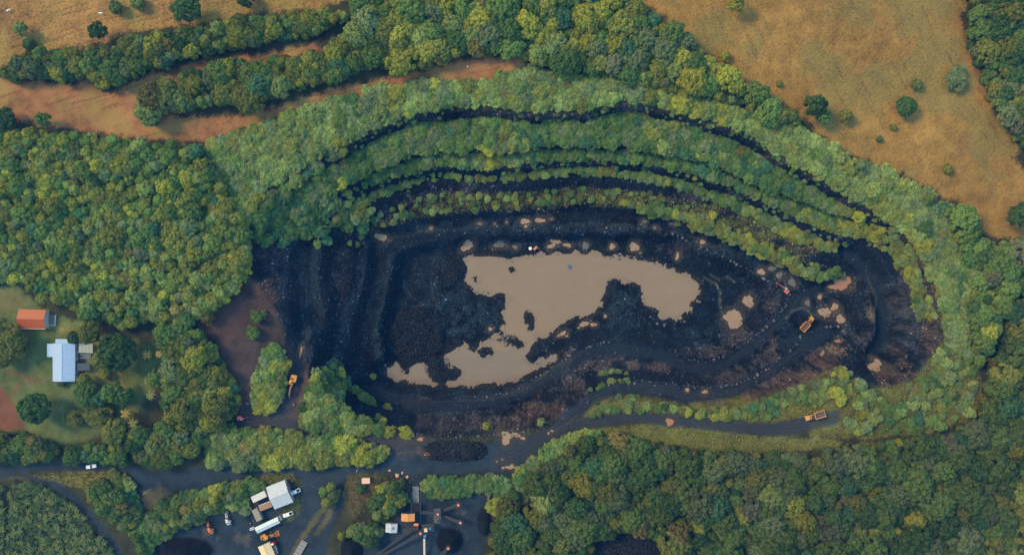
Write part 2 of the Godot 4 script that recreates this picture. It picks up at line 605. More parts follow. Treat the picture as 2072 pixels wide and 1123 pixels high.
	# the pit: cinder rock, paler dusty roads, reddish faces
	for q in [
		[[1690,745, 1760,790, 1850,770, 1905,690, 1960,690, 1990,780, 1968,850, 1880,875, 1780,885, 1700,885, 1640,880, 1640,760], Color(0.17, 0.175, 0.05)],
		[[1180,850, 1200,812, 1260,803, 1330,812, 1400,826, 1480,818, 1560,801, 1620,780, 1680,762, 1690,800, 1650,830, 1600,848, 1560,858, 1420,846, 1300,834, 1220,838], Color(0.20, 0.195, 0.05)],
		[[1180,872, 1300,856, 1420,868, 1540,884, 1640,890, 1700,890, 1700,905, 1520,918, 1320,900, 1240,885], Color(0.21, 0.215, 0.062)],
	]:
		paint(field(pts(q[0])), q[1], 1.2, 1.5, 0.35, 5)
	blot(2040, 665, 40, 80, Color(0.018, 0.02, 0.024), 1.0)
	paint(f_rim, Color(0.0085, 0.016, 0.0265), 1.0, 1.5, 0.6, 2)
	rock_faces()
	for k in n:
		if road_near[k] < 4.8:
			var f := clampf((4.2 - road_near[k] + nz_md[k]) / 2.0, 0.0, 1.0)
			var rut := 1.0 + 0.22 * cos(road_near[k] * 3.4)
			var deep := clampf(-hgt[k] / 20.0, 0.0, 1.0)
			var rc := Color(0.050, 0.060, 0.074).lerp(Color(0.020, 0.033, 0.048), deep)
			var s := rut * (1.0 + 0.3 * nz_hi[k] * 0.5 + 0.25 * nz_lo[k])
			col[k] = col[k].lerp(Color(rc.r * s, rc.g * s, rc.b * s), f * 0.85)
			if f > 0.5:
				zone[k] = 3
	for k in n:
		if pond[k] > -3.0 and f_floor[k] > 0.0:
			col[k] = col[k].lerp(Color(0.014, 0.018, 0.022), 0.8)
	for hp in heaps():
		if hp[6] > 0.0:
			blot(hp[0], hp[1], hp[2] * 1.02, hp[3] * 1.02, Color(hp[6] * 0.5, hp[6] * 0.8, hp[6] * 1.15), 1.0, -hp[7], true)
	# highlight painted along the left wall's bench lips, shade painted at their feet
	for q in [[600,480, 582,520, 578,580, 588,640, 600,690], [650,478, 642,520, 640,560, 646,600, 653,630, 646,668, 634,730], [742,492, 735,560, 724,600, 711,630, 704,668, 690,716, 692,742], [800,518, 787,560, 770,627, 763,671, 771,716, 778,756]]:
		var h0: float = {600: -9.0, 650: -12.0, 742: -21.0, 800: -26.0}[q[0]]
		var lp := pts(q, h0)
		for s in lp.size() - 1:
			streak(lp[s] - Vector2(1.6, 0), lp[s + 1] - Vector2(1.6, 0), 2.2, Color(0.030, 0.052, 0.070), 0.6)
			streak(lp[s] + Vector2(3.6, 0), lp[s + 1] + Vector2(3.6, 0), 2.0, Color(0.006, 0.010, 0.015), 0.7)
	for k in n:
		if pond[k] > -2.2 and pond[k] < 0.4:
			col[k] = col[k].lerp(Color(0.06, 0.052, 0.042), clampf(1.0 - absf(pond[k] + 0.4) / 1.6, 0.0, 1.0) * 0.5)
	for d in [[1290, 822, 16, 5], [1380, 838, 14, 5], [1450, 834, 18, 6], [1530, 830, 14, 8], [1610, 810, 14, 10], [1330, 868, 20, 4], [1480, 884, 24, 5], [1740, 860, 26, 8], [1900, 800, 16, 14], [1840, 850, 24, 6], [1800, 815, 12, 10], [1880, 840, 40, 6], [1760, 820, 10, 16], [1930, 740, 10, 24], [1850, 800, 18, 8], [1760, 866, 30, 6], [1700, 815, 8, 20]]:
		blot(d[0], d[1], d[2], d[3], Color(0.085, 0.062, 0.05), 0.7)
	# wheel tracks, trickles and dried runnels: [half width, strength, colour, height, line]
	var pale := Color(0.085, 0.105, 0.115)
	var worn_c := Color(0.075, 0.078, 0.082)
	var run := Color(0.15, 0.165, 0.15)
	for q in [
		[0.5, 0.4, worn_c, 0.0, [700,938, 800,950, 900,955, 1000,945, 1060,915, 1110,885]], [0.5, 0.4, worn_c, 0.0, [720,944, 800,957, 900,961, 1005,951, 1068,921, 1116,890]], [0.5, 0.35, worn_c, 0.0, [985,935, 1040,912, 1085,888]], [0.5, 0.35, worn_c, 0.0, [980,925, 1030,905, 1075,884]], [0.5, 0.35, worn_c, 0.0, [1000,955, 1050,935, 1100,900, 1130,870]],
		[0.5, 0.4, worn_c, 0.0, [330,968, 440,958, 560,952, 690,940]], [0.5, 0.4, worn_c, 0.0, [340,978, 450,968, 560,958, 690,947]], [0.5, 0.4, worn_c, 0.0, [690,950, 650,975, 625,1020, 590,1070, 560,1120]], [0.5, 0.4, worn_c, 0.0, [684,962, 655,985, 632,1030, 598,1078, 575,1120]], [0.5, 0.35, worn_c, 0.0, [660,960, 680,1000, 668,1060, 640,1120]],
		[0.5, 0.4, worn_c, 0.0, [845,965, 842,985, 841,1000]], [0.5, 0.35, worn_c, 0.0, [1180,852, 1300,839, 1420,851, 1540,863, 1640,856]], [0.5, 0.35, worn_c, 0.0, [1180,860, 1300,848, 1420,860, 1540,872, 1640,866]],
		[0.45, 0.55, pale, -33.0, [884,512, 874,535, 872,570, 876,605, 890,625]], [0.45, 0.35, pale, -33.0, [890,512, 881,540, 880,575, 886,610]], [0.45, 0.45, pale, -33.0, [832,622, 850,618, 868,616]], [0.5, 0.4, pale, -33.0, [815,565, 822,585, 832,600, 855,615, 880,618]], [0.4, 0.35, pale, -33.0, [1195,640, 1230,628, 1258,622, 1290,635, 1315,655, 1318,690]],
		[0.55, 0.8, run, -31.0, [1425,560, 1452,575, 1460,590, 1459,615, 1462,632, 1472,642]], [0.5, 0.6, run, -31.0, [1440,556, 1458,566, 1475,560, 1490,570]], [0.5, 0.75, run, -26.0, [1592,645, 1603,630, 1622,623, 1636,630, 1642,636, 1662,639]], [0.5, 0.6, run, -26.0, [1694,636, 1700,643, 1706,652]], [0.35, 0.6, run, -20.0, [1757,560, 1772,590, 1778,605, 1774,625]],
		[0.4, 0.4, pale, -26.0, [1480,725, 1540,690, 1590,640, 1620,600]], [0.4, 0.4, pale, -26.0, [1470,735, 1545,697, 1600,640]], [0.5, 0.4, pale, -26.0, [900,812, 980,810, 1060,790, 1120,750, 1180,712]], [0.5, 0.4, worn_c, -15.0, [1300,790, 1400,802, 1480,796, 1560,755, 1640,700]], [0.4, 0.4, worn_c, -15.0, [1300,785, 1400,796, 1480,790, 1556,750]],
		[0.4, 0.45, Color(0.12, 0.10, 0.095), -1.0, [590,800, 575,822, 590,845, 640,868]], [0.4, 0.4, Color(0.12, 0.10, 0.095), 0.0, [520,690, 505,740, 500,800, 500,840]], [0.4, 0.4, Color(0.12, 0.10, 0.095), 0.0, [545,660, 512,710, 505,790]], [0.5, 0.45, Color(0.16, 0.12, 0.10), 0.0, [770,897, 800,910, 830,888, 862,900]], [0.4, 0.45, Color(0.16, 0.12, 0.10), 0.0, [780,918, 830,915, 862,912]],
		[0.5, 0.4, pale, -26.0, [780,485, 850,470, 950,462, 1080,456, 1200,452, 1300,455, 1400,478, 1480,512]],
	]:
		var lp := pts(q[4], q[3])
		for s in lp.size() - 1:
			streak(lp[s], lp[s + 1], q[0], q[2], q[1])
	plan_puddles()
	build_ground_meshes()

func rock_faces() -> void:
	# worn patches with a colour of their own: [u, v, ru, rv, h, colour, strength]
	var rust := Color(0.108, 0.074, 0.062)
	var tan := Color(0.20, 0.145, 0.10)
	var mauve := Color(0.074, 0.067, 0.076)
	var dust := Color(0.020, 0.042, 0.060)
	var grass := Color(0.13, 0.13, 0.035)
	for w in [
		[1876, 640, 22, 95, -4, mauve, 0.7], [1886, 690, 12, 60, -3, rust, 0.5], [1834, 600, 18, 60, -8, mauve, 0.5], [1850, 530, 16, 45, -4, mauve, 0.6],
		[1812, 762, 24, 18, -3, rust, 0.6], [1792, 775, 12, 12, -2, tan, 0.5], [1838, 735, 10, 26, -4, rust, 0.55],
		[1762, 615, 10, 45, -20, tan, 0.55], [1748, 690, 20, 36, -21, mauve, 0.5], [1800, 640, 12, 90, -15, dust, 0.5], [1845, 660, 10, 60, -8, dust, 0.4], [1690, 705, 18, 12, -22, tan, 0.6], [1660, 730, 26, 18, -17, rust, 0.8],
		[1600, 772, 50, 18, -10, rust, 0.75], [1530, 800, 45, 16, -9, rust, 0.65], [1460, 825, 40, 12, -8, rust, 0.6], [1650, 760, 30, 12, -8, rust, 0.7],
		[1480, 760, 60, 16, -19, mauve, 0.6], [1560, 720, 22, 20, -20, mauve, 0.6], [1570, 690, 10, 22, -22, tan, 0.35],
		[1345, 745, 26, 9, -18, rust, 0.6], [1285, 742, 16, 8, -18, tan, 0.4], [1210, 735, 36, 18, -21, mauve, 0.8], [1245, 725, 26, 12, -22, mauve, 0.7],
		[1160, 780, 30, 22, -16, mauve, 0.75], [1090, 830, 44, 16, -13, rust, 0.5], [1000, 858, 70, 14, -10, mauve, 0.8], [900, 862, 60, 12, -9, mauve, 0.6], [1050, 850, 30, 10, -9, rust, 0.4],
		[1500, 680, 40, 24, -28, mauve, 0.6], [1430, 712, 40, 12, -28, mauve, 0.6], [1560, 610, 14, 36, -28, mauve, 0.6], [1400, 500, 60, 12, -28, mauve, 0.5], [1250, 462, 80, 9, -27, mauve, 0.4],
		[1140, 735, 40, 22, -29, mauve, 0.6], [1060, 790, 40, 12, -28, mauve, 0.45], [950, 803, 60, 8, -28, dust, 0.5],
		[840, 818, 34, 9, -22, tan, 0.5], [548, 480, 22, 70, -5, mauve, 0.45], [545, 600, 24, 40, -3, Color(0.10, 0.06, 0.05), 0.6], [600, 520, 12, 60, -10, dust, 0.5],
		[930, 390, 60, 16, -18, mauve, 0.6], [860, 400, 30, 14, -18, mauve, 0.5], [850, 421, 12, 5, -20, tan, 0.7], [1325, 402, 36, 7, -20, tan, 0.8], [1488, 455, 6, 4, -20, tan, 0.6],
		[1200, 390, 60, 12, -18, Color(0.12, 0.10, 0.05), 0.6], [1010, 410, 150, 14, -20, Color(0.095, 0.09, 0.04), 0.75], [1120, 408, 60, 14, -20, Color(0.15, 0.115, 0.05), 0.6], [1260, 400, 80, 14, -20, grass, 0.8],
		[1420, 425, 60, 14, -20, grass, 0.85], [1490, 450, 50, 14, -20, grass, 0.85], [1540, 482, 34, 12, -20, grass, 0.8], [1600, 505, 50, 12, -19, Color(0.15, 0.12, 0.05), 0.6],
		[1700, 430, 40, 10, -6, Color(0.15, 0.10, 0.05), 0.4], [1640, 410, 60, 8, -6, mauve, 0.7], [1150, 238, 120, 7, -3, mauve, 0.6], [840, 245, 80, 8, -3, mauve, 0.5], [700, 308, 60, 10, -3, mauve, 0.4], [1430, 258, 70, 9, -3, mauve, 0.6], [1570, 325, 60, 10, -3, mauve, 0.6], [1720, 412, 60, 10, -3, mauve, 0.6], [1100, 338, 200, 6, -14, mauve, 0.4], [1480, 395, 120, 8, -14, mauve, 0.5], [1500, 350, 60, 8, -6, mauve, 0.5], [1300, 215, 60, 10, -1, mauve, 0.8], [1000, 232, 70, 6, -2, mauve, 0.6],
		[905, 620, 26, 60, -33, dust, 0.55], [980, 650, 60, 30, -33, dust, 0.7], [930, 560, 14, 50, -33, dust, 0.35], [860, 580, 20, 30, -33, dust, 0.25], [1260, 630, 30, 40, -32, dust, 0.6], [1420, 680, 60, 20, -32, dust, 0.4],
		[1080, 460, 300, 10, -26, dust, 0.6], [1460, 510, 60, 10, -26, dust, 0.55], [1560, 555, 50, 14, -26, dust, 0.4], [1620, 600, 60, 30, -26, dust, 0.45], [1600, 690, 40, 30, -26, dust, 0.4], [1050, 498, 260, 8, -33, dust, 0.35],
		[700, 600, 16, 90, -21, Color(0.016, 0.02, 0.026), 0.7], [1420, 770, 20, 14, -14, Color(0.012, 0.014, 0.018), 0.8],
	]:
		blot(w[0], w[1], w[2], w[3], w[5], w[6], w[4])

# an uneven patch of colour round a place; sizes in photograph pixels
func blot(u: float, v: float, ru: float, rv: float, c: Color, most: float, h := 0.0, firm := false) -> void:
	var p := at(u, v, h)
	var s := 0.25 * (EYE - h) / EYE
	var a := ru * s
	var b := rv * s
	var i0 := clampi(int((p.x - a * 1.7 - X0) / STEP), 0, NX - 1)
	var i1 := clampi(int((p.x + a * 1.7 - X0) / STEP), 0, NX - 1)
	var j0 := clampi(int((p.z - b * 1.7 - Z0) / STEP), 0, NZ - 1)
	var j1 := clampi(int((p.z + b * 1.7 - Z0) / STEP), 0, NZ - 1)
	for j in range(j0, j1 + 1):
		for i in range(i0, i1 + 1):
			var k := j * NX + i
			var x := (X0 + i * STEP - p.x) / a
			var z := (Z0 + j * STEP - p.z) / b
			var q := 1.15 - sqrt(x * x + z * z) + 0.5 * nz_md[k] + 0.3 * nz_hi[k]
			var f := clampf(q * 2.0, 0.0, 1.0) * most
			if firm:
				f = clampf((1.08 - sqrt(x * x + z * z) + 0.08 * nz_md[k]) * 7.0, 0.0, 1.0) * most
			if f > 0.0:
				var vv := maxf(0.2, 1.0 + (0.7 if h < -0.5 else 0.3) * nz_hi[k] + 0.35 * nz_md[k])
				col[k] = col[k].lerp(Color(c.r * vv, c.g * vv, c.b * vv), f)

func streak(a: Vector2, b: Vector2, w: float, c: Color, most: float) -> void:
	var reach := w + 1.2
	var i0 := clampi(int((minf(a.x, b.x) - reach - X0) / STEP), 0, NX - 1)
	var i1 := clampi(int((maxf(a.x, b.x) + reach - X0) / STEP) + 1, 0, NX - 1)
	var j0 := clampi(int((minf(a.y, b.y) - reach - Z0) / STEP), 0, NZ - 1)
	var j1 := clampi(int((maxf(a.y, b.y) + reach - Z0) / STEP) + 1, 0, NZ - 1)
	var ab := b - a
	var l2 := maxf(ab.length_squared(), 1e-6)
	for j in range(j0, j1 + 1):
		for i in range(i0, i1 + 1):
			var k := j * NX + i
			var ap := Vector2(X0 + i * STEP, Z0 + j * STEP) - a
			var d := (ap - ab * clampf(ap.dot(ab) / l2, 0.0, 1.0)).length() + 0.35 * nz_md[k] + 0.15 * nz_hi[k]
			var f := clampf((w + 0.45 - d) / 0.9, 0.0, 1.0) * most * clampf(0.75 + 0.6 * nz_md[k], 0.2, 1.0)
			if f > 0.0:
				col[k] = col[k].lerp(c, f)

func cut(p0: Vector3, p1: Vector3, hw: float, sh: float) -> void:
	var reach := hw + sh
	var i0 := clampi(int((minf(p0.x, p1.x) - reach - X0) / STEP), 0, NX - 1)
	var i1 := clampi(int((maxf(p0.x, p1.x) + reach - X0) / STEP) + 1, 0, NX - 1)
	var j0 := clampi(int((minf(p0.z, p1.z) - reach - Z0) / STEP), 0, NZ - 1)
	var j1 := clampi(int((maxf(p0.z, p1.z) + reach - Z0) / STEP) + 1, 0, NZ - 1)
	var ab := Vector2(p1.x - p0.x, p1.z - p0.z)
	var l2 := maxf(ab.length_squared(), 1e-6)
	for j in range(j0, j1 + 1):
		for i in range(i0, i1 + 1):
			var k := j * NX + i
			var ap := Vector2(X0 + i * STEP - p0.x, Z0 + j * STEP - p0.z)
			var t := clampf(ap.dot(ab) / l2, 0.0, 1.0)
			var d := (ap - ab * t).length()
			if d < reach and d < road_near[k] + 1.0:
				var h := lerpf(p0.y, p1.y, t)
				var f := 1.0 - clampf((d - hw) / sh, 0.0, 1.0)
				hgt[k] = lerpf(hgt[k], h, f * f * (3.0 - 2.0 * f))
				road_near[k] = minf(road_near[k], d)

func heaps() -> Array:
	# [u, v, radius u, radius v, height, exponent, darkness of its gravel, depth]
	return [
		[910, 1095, 27, 26, 5.0, 1.0, 0.012, 0.0], [980, 1056, 15, 28, 3.4, 1.0, 0.020, 0.0], [372, 1114, 58, 26, 5.5, 0.9, 0.012, 0.0], [712, 1114, 24, 26, 4.0, 1.0, 0.016, 0.0],
		[890, 912, 34, 20, 1.7, 0.5, 0.010, 0.0], [935, 913, 36, 20, 1.7, 0.5, 0.010, 0.0], [962, 912, 24, 19, 1.5, 0.5, 0.010, 0.0],
		[1750, 640, 12, 60, 3.0, 0.9, 0.0, 22.0], [920, 545, 20, 24, 1.3, 0.5, 0.013, 33.0], [840, 680, 55, 55, 1.5, 0.45, 0.012, 33.0], [885, 700, 14, 40, 1.2, 0.5, 0.011, 33.0], [1700, 660, 20, 16, 1.5, 0.6, 0.03, 25.0],
		[750, 620, 20, 90, 1.0, 0.5, 0.0, 26.0], [1263, 625, 30, 44, 0.8, 0.5, 0.0, 33.0], [1410, 590, 0.1, 0.1, 0.1, 1.0, 0.0, 33.0], [1270, 1115, 66, 36, 1.5, 0.5, 0.012, 0.0],
	]

func heap(u: float, v: float, ru: float, rv: float, high: float, e: float) -> void:
	var p := on_ground(u, v)
	var s := 0.25 * (EYE - p.y) / EYE
	var a := ru * s
	var b := rv * s
	var i0 := clampi(int((p.x - a * 1.3 - X0) / STEP), 0, NX - 1)
	var i1 := clampi(int((p.x + a * 1.3 - X0) / STEP), 0, NX - 1)
	var j0 := clampi(int((p.z - b * 1.3 - Z0) / STEP), 0, NZ - 1)
	var j1 := clampi(int((p.z + b * 1.3 - Z0) / STEP), 0, NZ - 1)
	for j in range(j0, j1 + 1):
		for i in range(i0, i1 + 1):
			var k := j * NX + i
			var x := (X0 + i * STEP - p.x) / a
			var z := (Z0 + j * STEP - p.z) / b
			var q := clampf(1.0 - sqrt(x * x + z * z) + 0.10 * nz_md[k], 0.0, 1.0)
			if q > 0.0:
				hgt[k] += high * pow(q, e) * (1.0 + 0.12 * nz_md[k]) + nz_hi[k] * 0.12

func pasture_east() -> Array:
	return [1200,-165, 1985,-165, 1948,30, 1965,90, 1995,160, 2015,225, 2050,275, 2060,330, 2120,380, 2120,485, 2030,482, 1985,470, 1950,415, 1890,385, 1820,350, 1750,322, 1690,300, 1640,250, 1590,212, 1530,182, 1470,145, 1420,100, 1375,66, 1335,25, 1260,-5]

func pasture_west() -> Array:
	return [-230,-165, 985,-165, 900,-5, 800,25, 720,-5, 640,15, 520,25, 420,45, 330,55, 260,65, 200,88, 130,98, 60,105, 20,130, -60,165, -230,190]

func pond_outline() -> Array:
	return [938,526, 949,518, 971,517, 994,516, 1007,519, 1014,525, 1031,527, 1051,524, 1074,518, 1094,517, 1105,514, 1138,512, 1161,511, 1172,513, 1205,512, 1221,519, 1250,521, 1283,524, 1320,528, 1347,541, 1380,553, 1402,562, 1416,573, 1416,590, 1410,606, 1399,613, 1396,628, 1380,639, 1362,644, 1345,640, 1330,628, 1315,622, 1303,610, 1300,595, 1296,580, 1280,572, 1265,567, 1250,562, 1236,563, 1230,570, 1229,582, 1222,600, 1215,615, 1207,630, 1190,641, 1165,642, 1149,649, 1133,660, 1123,669, 1105,680, 1094,681, 1087,675, 1080,676, 1083,685, 1089,690, 1078,698, 1073,711, 1064,722, 1065,734, 1074,737, 1092,734, 1105,725, 1114,715, 1125,717, 1128,724, 1123,733, 1107,736, 1094,739, 1089,748, 1078,754, 1056,765, 1029,771, 989,778, 949,781, 911,778, 867,776, 836,774, 803,768, 781,758, 781,743, 803,736, 812,753, 825,756, 830,740, 847,731, 856,736, 874,738, 884,735, 901,716, 916,707, 939,700, 953,707, 960,711, 967,700, 985,691, 1005,689, 1012,687, 993,681, 998,676, 1018,680, 1023,674, 1018,667, 1024,660, 1018,649, 1017,638, 1021,627, 1020,617, 1036,603, 1021,596, 994,595, 971,593, 961,585, 942,576, 939,559, 944,546]

func plan_puddles() -> void:
	# muddy water standing on the roads and floors: [u, v, radius u, radius v, turn, look]
	# look 0 milky tan, 1 thin and grey, 2 orange tan
	for q in [
		[1062,448,9,6,0,0], [1092,446,10,5,0,0], [1064,458,4,3,0,0], [1116,443,4,2,0,1], [1025,450,3,3,0,1], [1001,453,2.5,2.5,0,1], [970,453,7,2.5,0,1], [872,462,5,4,0,1],
		[945,497,13,9,20,0], [1010,494,13,6,10,1], [1042,500,6,4,0,1], [1124,489,11,4.5,-14,0], [1116,498,8,5,20,0], [1148,496,8,4,-12,0], [1185,497,6,8,0,1], [1239,499,6,6,0,0], [1284,500,9,10,10,0],
		[770,480,13,7,-25,0], [1371,519,3.5,8,-20,0], [1422,490,5,5,0,0], [1305,448,6,3,0,1], [1362,452,7,3.5,0,1], [1325,461,4,2.5,0,1],
		[1541,550,8,6,10,0], [1563,543,8,5,10,1], [1578,557,7,7,0,1], [1604,572,8,8,20,1], [1706,573,16,14,15,2], [1692,580,14,6,8,2], [1660,601,4,6,-15,0], [1635,613,5,7,0,1], [1670,632,11.5,11,0,0], [1691,622,6,10,-12,0], [1690,626,9,5,0,0],
		[1702,646,9,9,0,0], [1484,640,17,14,0,0], [1486,652,15,14,0,0], [1515,610,12,11.5,0,0], [1391,789,5,3.5,-20,0], [1427,793,6,3.5,0,0], [1670,802,7,7,0,0], [1356,854,9,7,5,2], [1227,833,11,4,0,2],
		[1770,743,13,9,-35,0], [1778,734,9,6,-30,0], [1026,882,12,8,0,0], [1023,893,7,9,0,0], [1043,880,10,5,-10,0], [1058,887,5,3,0,0], [1031,946,8,4,-5,0], [1018,947,3,3,0,0], [1036,944,5,4,0,0], [1117,872,3,2.5,0,0], [1110,877,2.5,2.5,0,0],
		[1182,656,10,5,25,0], [1201,657,7,3.5,12,0], [1137,676,10,4,25,0], [1147,680,3,2,0,0], [1225,640,3,3.5,0,0], [992,666,4,4,0,0], [1018,664,3,3,0,0], [1341,639,4,3,0,1],
		[850,889,7,3.5,5,2], [863,919,6,3.5,0,2], [1697,690,6,4,10,2], [1665,715,4,6,-25,2], [608,712,2.5,11,-10,2], [1016,930,3,2.5,0,1], [1005,934,2.5,2.5,0,1],
	]:
		var p := on_ground(q[0], q[1])
		var s := 0.25 * (EYE - p.y) / EYE
		var a: float = q[2] * s
		var b: float = q[3] * s
		var r := deg_to_rad(q[4])
		var reach := maxf(a, b) * 1.7 + 1.0
		var i0 := clampi(int((p.x - reach - X0) / STEP), 0, NX - 1)
		var i1 := clampi(int((p.x + reach - X0) / STEP) + 1, 0, NX - 1)
		var j0 := clampi(int((p.z - reach - Z0) / STEP), 0, NZ - 1)
		var j1 := clampi(int((p.z + reach - Z0) / STEP) + 1, 0, NZ - 1)
		for j in range(j0, j1 + 1):
			for i in range(i0, i1 + 1):
				var k := j * NX + i
				var x := X0 + i * STEP - p.x
				var z := Z0 + j * STEP - p.z
				var e := sqrt(pow((x * cos(r) - z * sin(r)) / (a + 0.9), 2) + pow((x * sin(r) + z * cos(r)) / (b + 0.9), 2))
				var f := 1.0 - clampf((e - 1.1) / 0.6, 0.0, 1.0)
				hgt[k] = lerpf(hgt[k], p.y - 0.12, f)
				if e < 1.7:
					col[k] = col[k].lerp(Color(0.082, 0.070, 0.055), 0.75 * clampf((1.6 - e + 0.3 * nz_md[k]) / 0.6, 0.0, 1.0))
		pools.append([p, a, b, r, q[5]])

func build_ground_meshes() -> void:
	var names := ["woodland_ground", "pasture_ground", "quarry_ground", "cinder_road", "dirt_track", "grass_ground", "bare_earth"]
	var place := {
		"woodland_ground": "dark leafy soil under and between the trees", "pasture_ground": "dry tan pasture with faint mowing lines", "quarry_ground": "black cinder rock of the stepped quarry pit",
		"cinder_road": "dark cinder gravel of the haul roads and yards", "dirt_track": "reddish dirt track between the hedgerows", "grass_ground": "green grass round the houses and yards", "bare_earth": "dark brown bare earth west of the pit",
	}
	var grain := noise_texture(77, 0.16, 0.62, 1.0, 512, 4)
	var bump := noise_texture(78, 0.09, 0.0, 1.0, 512, 4, true)
	var soft := noise_texture(79, 0.06, 0.72, 1.0, 512, 5)
	# normals of the whole sheet
	var nrm := PackedVector3Array()
	nrm.resize(NX * NZ)
	for j in NZ:
		for i in NX:
			var k := j * NX + i
			var dx := hgt[k + (1 if i < NX - 1 else 0)] - hgt[k - (1 if i > 0 else 0)]
			var dz := hgt[k + (NX if j < NZ - 1 else 0)] - hgt[k - (NX if j > 0 else 0)]
			nrm[k] = Vector3(-dx, 2.0 * STEP, -dz).normalized()
	for z in names.size():
		var vs := PackedVector3Array()
		var ns := PackedVector3Array()
		var cs := PackedColorArray()
		var ix := PackedInt32Array()
		var of := PackedInt32Array()
		of.resize(NX * NZ)
		of.fill(-1)
		for j in NZ - 1:
			for i in NX - 1:
				var k := j * NX + i
				if zone[k] != z:
					continue
				for c in [k, k + 1, k + NX, k + NX + 1]:
					if of[c] < 0:
						of[c] = vs.size()
						vs.append(Vector3(X0 + (c % NX) * STEP, hgt[c], Z0 + (c / NX) * STEP))
						ns.append(nrm[c])
						cs.append(col[c])
				ix.append_array([of[k], of[k + 1], of[k + NX], of[k + 1], of[k + NX + 1], of[k + NX]])
		var arr := []
		arr.resize(Mesh.ARRAY_MAX)
		arr[Mesh.ARRAY_VERTEX] = vs
		arr[Mesh.ARRAY_NORMAL] = ns
		arr[Mesh.ARRAY_COLOR] = cs
		arr[Mesh.ARRAY_INDEX] = ix
		var me := ArrayMesh.new()
		me.add_surface_from_arrays(Mesh.PRIMITIVE_TRIANGLES, arr)
		var m := StandardMaterial3D.new()
		m.resource_name = names[z]
		m.vertex_color_use_as_albedo = true
		m.roughness = 0.95
		m.metallic_specular = 0.3
		m.albedo_texture = grain if z in [2, 3, 6] else soft
		m.uv1_triplanar = true
		m.uv1_world_triplanar = true
		m.uv1_scale = Vector3.ONE * (0.045 if z in [2, 3, 6] else 0.06)
		m.normal_enabled = true
		m.normal_texture = bump
		m.normal_scale = 1.6 if z == 2 else 0.9
		var o := structure(names[z], me, m)
		o.set_meta("label", place[names[z]])
	# the country beyond, out to the horizon
	var st := SurfaceTool.new()
	st.begin(Mesh.PRIMITIVE_TRIANGLES)
	st.set_smooth_group(-1)
	var xe := X0 + (NX - 1) * STEP
	var ze := Z0 + (NZ - 1) * STEP
	var far := 2600.0
	for q in [[-far, -far, far, Z0], [-far, ze, far, far], [-far, Z0, X0, ze], [xe, Z0, far, ze]]:
		var p := [Vector3(q[0], -0.2, q[1]), Vector3(q[2], -0.2, q[1]), Vector3(q[2], -0.2, q[3]), Vector3(q[0], -0.2, q[3])]
		for w in [0, 1, 2, 0, 2, 3]:
			st.add_vertex(p[w])
	st.generate_normals()
	var o := structure("distant_ground", st.commit(), mat("far_ground", 84, 92, 58, 0.95))
	o.set_meta("label", "wooded plain reaching out to the horizon")

func noise_texture(sd: int, freq: float, lo: float, hi: float, side: int, oct: int, bump := false) -> NoiseTexture2D:
	var f := FastNoiseLite.new()
	f.seed = sd
	f.frequency = freq
	f.fractal_octaves = oct
	var t := NoiseTexture2D.new()
	t.width = side
	t.height = side
	t.seamless = true
	t.noise = f
	if bump:
		t.as_normal_map = true
		t.bump_strength = 6.0
	else:
		var g := Gradient.new()
		g.set_color(0, Color(lo, lo, lo))
		g.set_color(1, Color(hi, hi, hi))
		t.color_ramp = g
	return t

